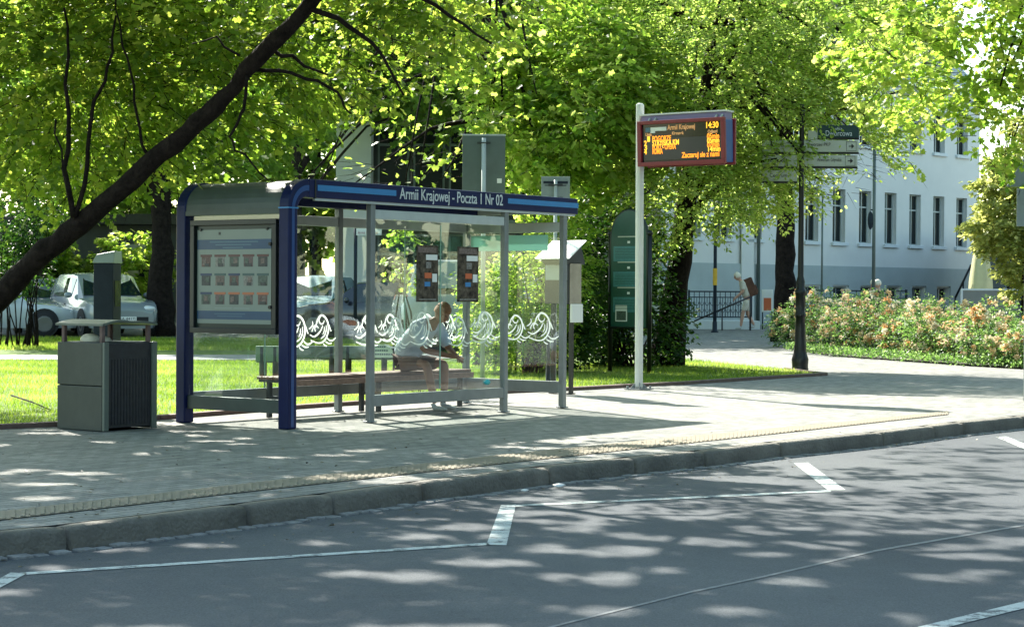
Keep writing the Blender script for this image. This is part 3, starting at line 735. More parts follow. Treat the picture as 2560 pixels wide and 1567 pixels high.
mb = MB(); mb.lathe([(.001, .0), (.05, .003), (.052, .006), (.001, .007)], n=14); o = mb.build('sticker', 'teal_litter', sh); o.location = (3.30, -.008, .36); o.rotation_euler = (R(90), 0, 0); o.scale = (1.1, .6, 1)
# poster case in the left end
pc = MB(); y0, y1, z0, z1 = .10, 1.33, .95, 2.12
for b in ((y0, y1, z0, z0+.055), (y0, y1, z1-.055, z1), (y0, y0+.055, z0+.055, z1-.055), (y1-.055, y1, z0+.055, z1-.055)): pc.box(-.075, -.012, b[0], b[1], b[2], b[3])
pc.box(-.03, -.014, y0+.05, y1-.05, z0+.05, z1-.05)
case = pc.build('poster_case', 'frame_dark', sh, bevel=.004)
mb = MB(); mb.use('green_frame').box(-.036, -.0305, y0+.056, y1-.056, z0+.056, z1-.056)
mb.build('backing', None, case)
A, B, C0, C1 = y0+.095, y1-.075, z0+.10, z1-.10; w_ = B-A; h_ = C1-C0
def Yp(u): return B-u*w_      # u=0 is the side seen at the left
def pb(mb, u0, u1, v0, v1, lay): mb.box(-.040-lay*.0015, -.0385-lay*.0015+.0005, Yp(u1), Yp(u0), C0+v0*h_, C0+v1*h_)
mb = MB(); mb.use('paper'); pb(mb, 0, 1, 0, 1, 0); mb.use('poster_blue'); pb(mb, 0, 1, .79, .895, 1); pb(mb, 0, 1, .045, .135, 1)
mb.use('poster_text'); pb(mb, .17, .83, .862, .876, 2); pb(mb, .25, .74, .832, .845, 2); pb(mb, .35, .63, .802, .814, 2)
pb(mb, .24, .66, .10, .108, 2); pb(mb, .28, .62, .075, .083, 2)
mb.use('poster_grey'); pb(mb, .24, .48, .160, .168, 1); pb(mb, .50, .72, .160, .168, 1)
mb.use('ink'); pb(mb, .292, .32, .945, .975, 1)
poster = mb.build('poster', None, case)
caps = ['cap_brown']*5+['cap_navy', 'cap_teal', 'cap_navy', 'cap_teal', 'cap_teal']+['cap_navy']+['cap_orange']*4
for i in range(15):
    c_, r_ = i % 5, i//5; u = .045+c_*.192; v = .605-r_*.20
    mb = MB(); mb.use('thumb%d' % ((i*5+r_) % 6)); pb(mb, u+.015, u+.137, v, v+.11, 1)
    mb.use('thumb%d' % ((i*3+1) % 6)); pb(mb, u+.03+.02*(i % 3), u+.08+.02*(i % 3), v+.02, v+.09, 2); mb.use('thumb2'); pb(mb, u+.06-.01*(i % 4), u+.12, v, v+.035, 3)
    mb.use(caps[i]); pb(mb, u, u+.155, v+.105, v+.13, 2); mb.build('picture', None, poster)
for u, v in ((.05, 1.0), (.95, 1.0)): mb = MB(); mb.tube([(-.04, Yp(u), C0+v*h_), (-.055, Yp(u), C0+v*h_)], .014, 8); mb.build('fixing', 'black', case)
for v in (.18, .84): mb = MB(); mb.tube([(-.04, y0+.075, C0+v*h_), (-.09, y0+.075, C0+v*h_)], .018, 8); mb.build('fixing', 'black', case)

# bench inside
bn = empty('bench', SO+LD*1.0+WD*1.0, TH, 'slatted brown wooden bench under the back glass of the bus shelter', 'bench')
for i in range(5):
    mb = MB(); y = .03+i*.085; mb.box(0, 3.30, y-.034, y+.034, .425, .455); mb.build('slat', 'wood' if i else 'wood', bn, bevel=.006)
mb = MB(); mb.box(0, 3.3, -.045, -.010, .355, .42); mb.build('front_board', 'wood', bn, bevel=.006)
mb = MB(); mb.box(0.01, 3.29, .0, .38, .395, .424); mb.build('seat_frame', 'dark', bn)
for x in (.12, 1.65, 3.16):
    mb = MB(); mb.box(x-.025, x+.025, .04, .09, 0.003, .395); mb.box(x-.025, x+.025, .30, .35, .003, .395); mb.box(x-.025, x+.025, .091, .299, .2, .24)
    mb.build('leg', 'dark', bn, bevel=.005)

# ================================================================== people (skinned bodies)
def skin_obj(name, P, E, rad, m, parent, root=0, sub=2, smooth=True):
    me = bpy.data.meshes.new(name); me.from_pydata([tuple(p) for p in P], E, []); me.update()
    o = bpy.data.objects.new(name, me); col.objects.link(o); o.parent = parent
    s = o.modifiers.new('Skin', 'SKIN'); s.use_smooth_shade = True; s.branch_smoothing = .4
    for i, r_ in enumerate(rad):
        d = me.skin_vertices[0].data[i]; d.radius = (r_, r_) if not hasattr(r_, '__len__') else r_; d.use_root = (i == root)
    b = o.modifiers.new('Subsurf', 'SUBSURF'); b.levels = sub; b.render_levels = sub
    me.materials.append(M[m]); return o
def person(label, loc, rz, pose, cols, sitting=False, pack=False, group=None, hat=None):
    """pose: joints in local coords, x = facing direction, y = left, z up"""
    p = empty('person', loc, rz, label, 'person', group)
    J = {k: Vector(v) for k, v in pose.items()}
    names = ['pelvis', 'waist', 'chest', 'neck', 'head0']; 
    V = [J['pelvis'], J['waist'], J['chest'], J['neck'], J['neck'].lerp(J['head'], .5)]; Rr = [(.14, .12), (.13, .11), (.15, .12), .06, .055]
    Ed = [(0, 1), (1, 2), (2, 3), (3, 4)]
    def chain(start, pts, rads):
        last = start
        for q, r_ in zip(pts, rads): V.append(Vector(q)); Rr.append(r_); Ed.append((last, len(V)-1)); last = len(V)-1
        return last
    hands = []
    for s in ('l', 'r'):
        wr = J['wrist_'+s]; el = J['elbow_'+s]; fd = (wr-el).normalized()
        k = chain(2, [J['shoulder_'+s], el, el.lerp(wr, .5), wr, wr+fd*.05], [.062, .045, .042, .028, (.036, .02)])
        pal = V[k]; sd = fd.cross(Vector((0, 0, 1)));
        if sd.length < .2: sd = Vector((0, 1, 0))
        sd.normalize(); dn = fd.cross(sd)
        for q, ln in ((-.030, .065), (-.010, .075), (.010, .07), (.028, .055)):
            b_ = pal+fd*.03+sd*q; chain(k, [b_, b_+fd*ln*.55+dn*.012, b_+fd*ln*.85+dn*.035], [.010, .009, .008])
        chain(k, [pal+sd*-.045+fd*.005, pal+sd*-.055+fd*.04], [.012, .009])
        k = chain(0, [J['hip_'+s], J['knee_'+s], J['knee_'+s].lerp(J['ankle_'+s], .4), J['ankle_'+s]], [.085, .058, .056, .036])
    body = skin_obj('body', V, Ed, Rr, cols['skin'], p, 0, 1)
    # head with face
    hd = J['head']; f = J['look'].normalized(); up_ = (J['head']-J['neck']).normalized(); sd = up_.cross(f).normalized(); up_ = f.cross(sd)
    def H(a, b, c): return hd+f*a+sd*b+up_*c
    def hball(mb, c, r_, a, b, d, n=14, m=10):
        q = MB(); q.ball((0, 0, 0), r_, a, b, d, n, m); mb.add([c+f*v[0]+sd*v[1]+up_*v[2] for v in q.v], q.f, True)
    mb = MB(); q = MB(); q.ball((0, 0, 0), 1, 1, 1, 1, 16, 12); vs = []
    for v in q.v:
        x, y, z = v; jaw = 1-.22*max(0, -z); X_ = x*(.098 if x < 0 else .09)*(1 if z > 0 else (1+.05*z)); vs.append(H(X_+(.008 if z < -.3 and x > 0 else 0), y*.076*jaw, z*.118))
    mb.add(vs, q.f, True)
    hball(mb, H(.095, 0, -.012), .016, 1.2, .8, 1.5, 8, 6)          # nose
    hball(mb, H(.0, .078, -.01), .026, .6, .35, 1.1, 8, 6); hball(mb, H(.0, -.078, -.01), .026, .6, .35, 1.1, 8, 6)
    hball(mb, H(.03, 0, .035), .07, .9, .95, .3, 10, 6)             # brow
    mb.build('head', cols.get('face', cols['skin']), p)
    for s_ in (1, -1): mb = MB(); hball(mb, H(.082, .030*s_, .012), .011, .6, 1.2, .7, 8, 6); mb.build('eye', 'ink', p)
    mb = MB(); hball(mb, H(.084, 0, -.055), .012, .5, 2., .5, 8, 6); mb.build('mouth', 'orange', p)
    mb = MB(); q = MB(); q.ball((0, 0, 0), 1, 1, 1, 1, 18, 14); vs = []
    for v in q.v:
        x, y, z = v; k = 1+.035*math.sin(x*19)*math.sin(y*17+z*13)
        if z < -.35 or (x > .55 and z < .38): k *= .82
        vs.append(H(x*.108*k-.008, y*.090*k, z*.126*k+.008))
    mb.add(vs, q.f, True); mb.build('hair', cols['hair'], p)
    # shirt, trousers
    V2 = [J['pelvis'].lerp(J['waist'], .15), J['waist'], J['chest'], J['chest'].lerp(J['neck'], .75)]; R2 = [(.175, .155), (.165, .15), (.185, .155), .085]; E2 = [(0, 1), (1, 2), (2, 3)]
    for s in ('l', 'r'):
        a = len(V2); V2 += [J['shoulder_'+s], J['shoulder_'+s].lerp(J['elbow_'+s], .55), J['shoulder_'+s].lerp(J['elbow_'+s], cols.get('sleeve', .8))]; R2 += [.085, .068, .062]; E2 += [(2, a), (a, a+1), (a+1, a+2)]
    bk_ = cols.get('bulk', 1.); R2 = [tuple(q*bk_ for q in r_) if hasattr(r_, '__len__') else r_*(1+(bk_-1)*.7) for r_ in R2]
    skin_obj('shirt', V2, E2, R2, cols['shirt'], p)
    V3 = [J['pelvis']+Vector((0, 0, .02)), J['pelvis'].lerp(J['waist'], .45)]; R3 = [(.15, .135), (.15, .135)]; E3 = [(0, 1)]
    for s in ('l', 'r'):
        a = len(V3); e = cols.get('leg', .9); V3 += [J['hip_'+s], J['hip_'+s].lerp(J['knee_'+s], min(e, 1)*.6), J['hip_'+s].lerp(J['knee_'+s], min(e, 1))]; R3 += [.105, .095, .085]; E3 += [(0, a), (a, a+1), (a+1, a+2)]
        if e > 1: V3.append(J['knee_'+s].lerp(J['ankle_'+s], .95)); R3.append(.062); E3.append((a+2, a+3))
    skin_obj('trousers' if cols.get('leg', .9) > 1 else 'shorts', V3, E3, R3, cols['legs'], p)
    for s in ('l', 'r'):
        an = J['ankle_'+s]; g = J.get('toe_'+s, an+Vector((.17, 0, -.05))); d = (g-an); d.z = 0; d.normalize()
        e = skin_obj('shoe', [an+Vector((0, 0, -.02)), an+Vector((0, 0, -.05))-d*.045, an+Vector((0, 0, -.052))+d*.06, Vector((g.x, g.y, an.z-.062))], [(0, 1), (1, 2), (2, 3)], [.045, (.042, .035), (.048, .034), (.044, .022)], cols['shoe'], p, 1)
    if pack:
        bk = J['chest'].lerp(J['waist'], .5); a = (J['chest']-J['waist']).normalized(); b_ = Vector((0, 1, 0)); c_ = a.cross(b_)
        if c_.x > 0: c_ = -c_
        mb = MB(); Mx = Matrix.Translation(bk+c_*.18) @ Matrix((c_, b_, a)).transposed().to_4x4()
        mb.box(-.11, .13, -.16, .16, -.27, .27, Mx); mb.box(.125, .17, -.11, .11, -.22, .02, Mx)
        o = mb.build('backpack', 'pack', None, bevel=.05); o.parent = p
        # the strap is part of the bag
    return p

# seated man in the shelter: sits on the bench, bent forward, elbows on his knees
sx, sy = 3.24, 1.20
pp = SO+LD*sx+WD*sy
pose = dict(pelvis=(0, 0, .56), waist=(.10, 0, .74), chest=(.32, 0, .97), neck=(.48, 0, 1.05), head=(.60, 0, 1.145), look=(.8, 0, -.55),
            shoulder_l=(.36, .20, 1.00), elbow_l=(.50, .25, .72), wrist_l=(.74, .10, .64), shoulder_r=(.36, -.20, 1.00), elbow_r=(.52, -.24, .72), wrist_r=(.78, -.06, .65),
            hip_l=(.02, .10, .55), knee_l=(.50, .17, .56), ankle_l=(.50, .16, .10), hip_r=(.02, -.10, .55), knee_r=(.50, -.17, .56), ankle_r=(.64, -.18, .10))
person('person in pale blue shirt bent forward on the bench inside the shelter', pp, TH-R(90), pose, dict(skin='skin_brown', face='skin', hair='hair_red', shirt='shirt', legs='shorts', shoe='shoe', leg=.85, sleeve=.95, bulk=1.22))

pose = dict(pelvis=(0, 0, .93), waist=(.03, 0, 1.06), chest=(.14, 0, 1.32), neck=(.22, 0, 1.47), head=(.30, 0, 1.57), look=(.9, 0, -.35),
            shoulder_l=(.14, .18, 1.38), elbow_l=(.16, .22, 1.12), wrist_l=(.34, .20, .98), shoulder_r=(.14, -.18, 1.38), elbow_r=(.14, -.22, 1.10), wrist_r=(.30, -.20, .95),
            hip_l=(0, .09, .90), knee_l=(.14, .10, .50), ankle_l=(.20, .10, .10), hip_r=(0, -.09, .90), knee_r=(-.02, -.10, .49), ankle_r=(-.22, -.10, .14))
g = G(1888, 832); s_ = 60/g.y
walker = Vector((W(1868, 800, 61.).x, 61., tz(61.)))
person('person with white hair and brown backpack walking by the iron fence', walker, R(180), pose, dict(skin='skin_pink', hair='hair_white', shirt='cream_cloth', legs='cream_cloth', shoe='shoe', leg=.9, sleeve=.8, bulk=1.1), pack=True).scale = (1.07, 1.07, 1.07)
stand = dict(pelvis=(0, 0, .95), waist=(0, 0, 1.08), chest=(.0, 0, 1.34), neck=(.02, 0, 1.50), head=(.05, 0, 1.62), look=(1, 0, -.1),
             shoulder_l=(0, .18, 1.40), elbow_l=(.02, .24, 1.14), wrist_l=(.20, .16, 1.08), shoulder_r=(0, -.18, 1.40), elbow_r=(.02, -.24, 1.14), wrist_r=(.2, -.16, 1.08),
             hip_l=(0, .09, .92), knee_l=(.02, .10, .5), ankle_l=(0, .10, .10), hip_r=(0, -.09, .92), knee_r=(.1, -.10, .5), ankle_r=(.02, -.10, .10))
for px, lab, Y, hair in ((2198, 'person in black top with pale hair behind the rose bushes', 56., 'hair_white'), (2180, 'person in dark clothes half hidden by the grey pole behind the roses', 58.5, 'hair_white')):
    person(lab, Vector((W(px, 740, Y).x, Y, tz(Y)-.12)), R(160 if px > 2190 else 20), stand, dict(skin='skin_pink', hair=hair, shirt='dark_cloth', legs='dark_cloth', shoe='sole', leg=1.2, sleeve=.8))

# ================================================================== STREET FURNITURE
# litter bin
bc = G(254, 1079); b = empty('litter_bin', bc, TH, 'grey green square litter bin with a dark door and open canopy at the pavement edge', 'litter bin')
BW, BL, BH = .66, .70, .87
mb = MB(); mb.box(0, .03, 0, BW, .004, .44); mb.box(0.0, .03, 0, BW, .446, BH); mb.box(BL-.03, BL, 0, BW, .004, BH); mb.box(.03, BL-.03, BW-.03, BW, .004, BH)
mb.box(.03, BL-.03, .10, BW-.03, .02, .05)
mb.build('body', 'bin', b, bevel=.006)
for x in (.0, BL-.065):
    mb = MB(); mb.box(x+.002, x+.063, -.035, -.0015, .004, BH+.004); mb.build('corner_strip', 'bin_edge', b, bevel=.006)
mb = MB(); mb.box(.066, BL-.068, -.01, .02, .03, BH-.01)
for k in range(14): mb.box(.075+k*.04, .095+k*.04, -.016, -.0105, .06, BH-.16)
mb.build('door', 'bin_dark', b, bevel=.003)
mb = MB(); mb.box(.035, BL-.035, .03, BW-.035, BH-.02, BH+.005); mb.build('rim', 'dark', b, bevel=.006)
for x, y in ((.04, .04), (BL-.06, .04), (.04, BW-.06), (BL-.06, BW-.06)):
    mb = MB(); mb.box(x-.02, x+.02, y-.02, y+.02, BH, BH+.17); mb.build('canopy_post', 'edging', b, bevel=.004)
mb = MB(); n = 16; rows = []
for i in range(n+1):
    s = i/n; rows.append((s*(BL+.02)-.01, BH+.165+.045*math.sin(math.pi*min(1, s*1.0))**1.5*(1 if s < .5 else .8)+.01*math.sin(s*9)))
vs = [(x, y, z+dz) for y in (-.02, BW+.02) for dz in (0, .022) for x, z in rows]; k = n+1
fs = [(i, i+1, k+i+1, k+i) for i in range(n)]+[(2*k+i, 3*k+i, 3*k+i+1, 2*k+i+1) for i in range(n)]+[(k+i, k+i+1, 3*k+i+1, 3*k+i) for i in range(n)]+[(i, 2*k+i, 2*k+i+1, i+1) for i in range(n)]+[(0, k, 3*k, 2*k), (n, 2*k+n, 3*k+n, k+n)]
mb.add(vs, fs); mb.build('canopy', 'bin_edge', b)
mb = MB(); mb.ball((.2, .40, BH+.02), .09, 1, 1.3, .75); mb.ball((.3, .30, BH+.01), .06, 1.3, 1, .8)
mb.build('litter', 'trash', None, label='crumpled pale litter lying in the open top of the bin', category='litter').matrix_world = Matrix.Translation(bc) @ Matrix.Rotation(TH, 4, 'Z')

# dark pillar behind the bin
P = W(268, 800, 22.6); P.z = 0; b = empty('ticket_pillar', P, R(-8), 'dark slate pillar with a slanted pale top standing behind the litter bin', 'ticket machine')
mb = MB(); mb.box(-.12, .12, -.14, .14, .05, 1.70); mb.box(-.14, .14, -.16, .16, 0.013, .05)
mb.build('body', 'slate', b, bevel=.012)
mb = MB(); vs = [(-.13, -.15, 1.702), (.13, -.15, 1.702), (.13, .15, 1.702), (-.13, .15, 1.702), (-.09, -.12, 1.80), (.13, -.12, 1.84), (.13, .12, 1.84), (-.09, .12, 1.80)]
mb.add(vs, [(0, 3, 2, 1), (4, 5, 6, 7), (0, 1, 5, 4), (1, 2, 6, 5), (2, 3, 7, 6), (3, 0, 4, 7)]); mb.build('cap', 'slate_top', b, bevel=.006)
mb = MB(); mb.box(.121, .128, -.10, .10, 1.2, 1.5); mb.build('screen', 'screen_grey', b)

# departure display
P = G(1597, 973); b = empty('departure_display', P, TH, 'red framed electronic departure board with orange text on a tall white pole', 'departure board')
ht = 4.13
mb = MB(); mb.box(-.06, .06, -.045, .045, .012, ht); o = mb.build('pole', 'pole_white', b, bevel=.03); o.rotation_euler = (R(-.15), 0, 0)
mb = MB(); mb.box(-.17, .17, -.15, .15, .003, .016)
for x in (-.13, .13):
    for y in (-.11, .11): mb.tube([(x, y, .016), (x, y, .05)], .016, 6)
for a in range(4):
    c_, s_ = math.cos(a*math.pi/2+.78), math.sin(a*math.pi/2+.78); mb.prism([Vector((c_*.06, s_*.05, .017)), Vector((c_*.15, s_*.12, .017)), Vector((c_*.06, s_*.05, .10))], Vector((-s_*.01, c_*.01, 0)))
mb.build('foot_plate', 'grey_metal', b)
z0, z1 = 3.235, 3.83; Y0, Y1 = -.07, -1.48      # Y towards the road is negative
mb = MB()
mb.prism([Vector((-.10, Y0, z0)), Vector((-.10, Y1, z0)), Vector((-.13, Y1, z1)), Vector((-.13, Y0, z1))][::-1], Vector((.22, 0, 0)))
hs = mb.build('housing', 'display_blue', b, bevel=.01)
mb = MB(); mb.box(-.10, .10, Y1+.02, Y0-.02, z1+.002, z1+.10); mb.build('top_box', 'lilac', b)
mb = MB(); mb.box(-.12, .12, Y1-.0, -.05, z1+.103, z1+.125); mb.build('top_plate', 'pole_white', b)
mb = MB()
for y in (Y0-.14, Y0-.24, Y1+.16, Y1+.07): mb.tube([(-.125, y, z1+.01), (-.105, y-.02, z1+.06)], .016, 6)
mb.build('bracket', 'grey_light', b)
def xf(z): return -.106-.03*(z-z0)/(z1-z0)
# front frame (4 bars) and rear frame
for nm, sgn in (('frame', -1), ('rear_frame', 1)):
    mb = MB()
    for (ya, yb, za, zb) in ((Y1-.02, Y0+.02, z0-.03, z0+.03), (Y1-.02, Y0+.02, z1-.03, z1+.02), (Y1-.02, Y1+.045, z0+.03, z1-.03), (Y0-.045, Y0+.02, z0+.03, z1-.03)):
        if sgn < 0:
            vs = []
            for z in (za, zb):
                xx = xf(z); vs += [(xx-.045, ya, z), (xx-.045, yb, z), (xx+.004, yb, z), (xx+.004, ya, z)]
            mb.add(vs, [(0, 1, 2, 3)[::-1], (4, 5, 6, 7), (0, 1, 5, 4), (1, 2, 6, 5), (2, 3, 7, 6), (3, 0, 4, 7)])
        else: mb.box(.118, .16, ya, yb, za, zb)
    mb.build(nm, 'red', b, bevel=.006)
def ypos(u): return Y0-.05-u*(Y0-.05-(Y1+.05))      # u 0..1 from left of the picture
SWd = (Y0-.05)-(Y1+.05); SHt = (z1-z0)-.06
scr = empty('screen_unit', (0, 0, 0)) if False else None
mb = MB()
def scq(mb, u0, u1, v0, v1, lay):
    a = [(ypos(u0), v0), (ypos(u1), v0), (ypos(u1), v1), (ypos(u0), v1)]
    mb.add([(xf(z0+.03+v*SHt)-.004-lay*.0015, y, z0+.03+v*SHt) for y, v in a], [(0, 1, 2, 3)])
mb.use('screen'); scq(mb, 0, 1, 0, 1, 0); mb.use('screen_grey'); scq(mb, .01, .99, .05, .62, 1)
mb.use('poster_text'); scq(mb, .04, .10, .80, .92, 2)
mb.use('paper_white'); scq(mb, .105, .31, .82, .92, 2); scq(mb, .105, .165, .77, .83, 2)
scrn = mb.build('screen', None, b)
tilt = math.atan(.03/(z1-z0))
def stext(s, u, v, size, m, width, nm='lettering'):
    z = z0+.03+v*SHt
    t = text(s, nm, m, scrn, (xf(z)-.009, ypos(u), z), size, (0, 0, 0), None, .001, bold=.0024)
    t.rotation_euler = Matrix(((0, 0, -1), (-1, 0, 0), (0, 1, 0))).to_euler()
    bpy.context.view_layer.update(); t.scale = (width*SWd/max(t.dimensions.x, .01), 1, 1)
stext('Armii Krajowej', .325, .835, .10, 'tan_text', .35); stext('14:30', .80, .83, .12, 'led_y', .15)
stext('Linia', .04, .70, .06, 'tan_text', .08); stext('Kierunek', .38, .70, .06, 'tan_text', .15); stext('Odjazd', .83, .70, .06, 'tan_text', .12)
for i, (a, bb, c_, wd) in enumerate((('1', 'POGORZE', '05min', .24), ('2', 'STRYJSKA KM', '05min', .34), ('3', 'PORT - OPERA', '07min', .30), ('4', 'RUMIA', '14min', .13))):
    v = .55-i*.112; stext(a, .018, v, .105, 'led_y', .035); stext(bb, .125, v, .105, 'led' if i != 1 else 'led_y', wd); stext(c_, .82, v, .105, 'led_y' if i % 2 else 'led', .15)
stext('Zaczaruj sie z nami', .50, .085, .105, 'led', .47)

# green board with arched top
P = W(1572, 900, 33.6); P.z = 0; b = empty('info_board', P, TH-R(90), 'dark green information board with arched top on two posts behind the white display pole', 'information board')
# local x to the right as seen, front is -y
hw = .36; zt = W(1572, 526, P.y).z; zb = W(1572, 818, P.y).z
mb = MB(); arch = [(-hw, zb), (hw, zb), (hw, zt-.50)]+[(hw*math.cos(a), zt-.50+.50*math.sin(a)) for a in [math.pi*i/14 for i in range(1, 14)]]+[(-hw, zt-.50)]
mb.prism([Vector((x, -.03, z)) for x, z in arch], Vector((0, .06, 0))); bd = mb.build('board', 'green_board', b)
mb = MB(); mb.tube([(x*1.03, 0, z) for x, z in arch]+[(arch[0][0]*1.03, 0, arch[0][1])], .035, 6); mb.build('frame', 'green_frame', b)
for x in (-hw-.045, hw+.045):
    mb = MB(); mb.tube([(x, .02, 0.02), (x, .02, zt-.42)], .04, 10); mb.ball((x, .02, zt-.40), .055); mb.build('post', 'black', b)
mb = MB()
for k in range(3):
    z = zt-.62-k*.44; mb.use('teal_panel').box(-hw+.05, hw-.05, -.036, -.031, z-.26, z); mb.use('pale_board').box(-hw+.14, hw-.10, -.037, -.031, z+.155, z+.175)
    mb.use('paper_white').box(-.02, .03, -.037, -.031, z+.05, z+.09)
    for q in range(7): mb.use('green_board').box(-hw+.09, hw-.12-.05*(q % 3), -.039, -.0365, z-.05-q*.027, z-.042-q*.027)
mb.use('paper_white').box(-hw+.10, -hw+.34, -.037, -.031, zb+.10, zb+.38); mb.use('thumb4').box(-hw+.12, -hw+.32, -.039, -.0375, zb+.12, zb+.28)
mb.build('panel', None, bd)

# info kiosk on two legs with a slanted white roof
P = G(1432, 988); P = W(1420, 900, 26.4); P.z = 0; b = empty('ticket_machine', P, TH, 'grey ticket machine with slanted white roof on black legs right of the shelter', 'ticket machine')
def zat(y): return W(1420, y, 26.4).z
kz0, kz1 = zat(806), zat(655)
kw, kl = .40, .30
mb = MB(); mb.box(0, kl, 0, kw, kz0+.25, kz1); body = mb.build('body', 'dark', b, bevel=.008)
mb = MB(); mb.box(-.01, -.002, .02, kw-.02, zat(700), zat(662)); mb.build('notice', 'grey_light', body)
mb = MB(); mb.box(.02, kl-.01, -.012, -.002, zat(760), kz1-.02); mb.build('front_panel', 'kiosk_grey', body)
mb = MB(); mb.box(.02, kl-.02, -.05, -.014, kz0, zat(760)); mb.build('leaflet_box', 'paper_white', body, bevel=.005)
for y in (.05, kw-.05):
    mb = MB(); mb.box(.12, .17, y-.025, y+.025, .004, kz0+.26); mb.box(.10, .19, y-.045, y+.045, .004, .02); mb.build('leg', 'black', b)
mb = MB(); zl, zh = zat(648), zat(602)
mb.prism([Vector((-.13, -.10, zl)), Vector((-.13, kw+.07, zl)), Vector((kl-.02, kw+.07, zh)), Vector((kl-.02, -.10, zh))], Vector((0, 0, .012))); mb.build('roof', 'white', b)
mb = MB(); mb.prism([Vector((-.12, 0, zl-.002)), Vector((kl-.03, 0, zh-.002)), Vector((kl+.10, 0, zl-.07)), Vector((-.05, 0, zl-.07))], Vector((0, kw-.02, 0))); mb.build('roof_side', 'dark', b)

# road sign seen from behind, above the shelter
def pole_sign(label, px, Y, xw, ztop, zbot, m, pr=.035, sticker=None, rz=0, txt=False, name='road_sign'):
    P = W(px, 800, Y); P.z = tz(Y)+.01; b = empty(name, P, rz, label, 'road sign')
    mb = MB(); mb.tube([(0, 0, 0), (0, 0, ztop-P.z-.05)], pr, 12); mb.build('pole', 'grey_light', b)
    mb = MB(); mb.box(-xw/2, xw/2, .045, .06, zbot-P.z, ztop-P.z); o = mb.build('sign_plate', m, b, bevel=.004)
    mb = MB()
    for z in (ztop-.12, zbot+.12): mb.box(-.10, .10, .036, .044, z-P.z-.015, z-P.z+.015); mb.tube([(-.05, 0, z-P.z), (0, -.045, z-P.z), (.05, 0, z-P.z)], .008, 6)
    mb.build('clamp', 'dark', b)
    if sticker: mb = MB(); mb.box(*sticker); mb.build('sticker', 'paper_white', o)
    return b, o
zt = W(1210, 337, 29).z; b, o = pole_sign('large grey back of a rectangular road sign rising above the shelter roof', 1207, 29, .64, zt, zt-1.15, 'sign_back', sticker=(.20, .27, .036, .044, 3.02-.01, 3.06+.02))
mb = MB(); mb.box(-.325, .325, .040, .066, zt-.012, zt+.012); mb.build('edge', 'grey_light', b).location.z = -b.location.z
zt = W(1387, 441, 27).z; b, o = pole_sign('small pale sign plate just above the right end of the shelter roof', 1387, 27.0, .40, zt, zt-.42, 'sign_back2', pr=.025)
mb = MB(); mb.box(-.17, .17, .037, .0445, zt-.10-b.location.z, zt-.065-b.location.z); mb.box(-.15, .15, .037, .0445, zt-.13-b.location.z, zt-.118-b.location.z); mb.build('line', 'slate', o)
# sign back at the right edge
P = W(2571, 900, 25.6); P.z = 0; b = empty('road_sign', P, 0, 'grey back of a triangular sign over a plate at the right edge of the pavement', 'road sign')
mb = MB(); mb.tube([(0, 0, 0), (0, 0, 3.3)], .06, 12); mb.build('pole', 'grey_light', b)
zA, zB = W(2571, 468, 25.6).z, W(2571, 375, 25.6).z; mb = MB()
mb.prism([Vector((-.33, -.075, zA)), Vector((.33, -.075, zA)), Vector((.03, -.075, zB)), Vector((-.03, -.075, zB))], Vector((0, .012, 0))); mb.build('triangle_plate', 'sign_back2', b, bevel=.004)
mb = MB(); mb.box(-.19, .19, -.075, -.063, zA-.52, zA-.02); mb.build('sign_plate', 'sign_back2', b, bevel=.01)

# lamp post with direction signs
P = G(2000, 926); b = empty('signpost', P, 0, 'black ornate cast post carrying direction signs beside the lawn tip', 'signpost')
mb = MB(); mb.lathe([(.15, 0), (.155, .03), (.145, .07), (.15, .12), (.155, .20), (.14, .26), (.125, .30), (.11, .40), (.115, .44), (.105, .48), (.10, .62), (.095, .78), (.085, .95), (.10, .98), (.10, 1.03), (.085, 1.06), (.095, 1.2), (.09, 1.36), (.105, 1.40), (.105, 1.46), (.075, 1.5), (.08, 1.62), (.07, 1.66), (.055, 1.72), (.05, 2.6), (.046, 3.6), (.044, 4.6), (.05, 4.62), (.055, 4.68), (.05, 4.74), (.02, 4.78), (.035, 4.83), (.0, 4.87)], n=18)
mb.build('post', 'black', b)
def dsign(pxa, pxb, ya, yb, m, words=None, arrow=False, front=0, wsize=.11):
    A = W(pxa, ya, P.y)-P; B = W(pxb, yb, P.y)-P
    mb = MB(); mb.box(min(A.x, B.x), max(A.x, B.x), -.03, .03, B.z, A.z); o = mb.build('direction_sign', m, b, bevel=.006)
    mb = MB(); mb.box(min(A.x, B.x), max(A.x, B.x), -.035, .035, B.z-.035, B.z-.002); mb.build('rail', 'black', o)
    if words:
        for (s, fx, fz, sz, wd, mm) in words:
            text(s, 'lettering', mm, o, (A.x+(B.x-A.x)*fx, -.034, B.z+(A.z-B.z)*fz), sz, (R(90), 0, 0), (B.x-A.x)*wd, .001)
    if arrow:
        mb = MB(); cx = B.x-.13; cz = (A.z+B.z)/2
        for (x0_, x1_, z0_, z1_) in ((cx-.09, cx+.08, cz+.082, cz+.088), (cx-.09, cx+.08, cz-.088, cz-.082), (cx-.096, cx-.09, cz-.088, cz+.088), (cx+.08, cx+.086, cz-.088, cz+.088)): mb.box(x0_, x1_, -.034, -.0305, z0_, z1_)
        mb.box(cx-.05, cx+.02, -.034, -.0305, cz-.008, cz+.008); mb.prism([Vector((cx, -.034, cz-.045)), Vector((cx+.05, -.034, cz)), Vector((cx, -.034, cz+.045)), Vector((cx-.005, -.034, cz))], Vector((0, .0035, 0)))
        mb.build('arrow', 'ink', o)
dsign(2044, 2147, 313, 345, 'sign_green', [('ulica', .42, .62, .07, .16, 'paper_white'), ('Dworcowa', .18, .14, .14, .64, 'lettering')])
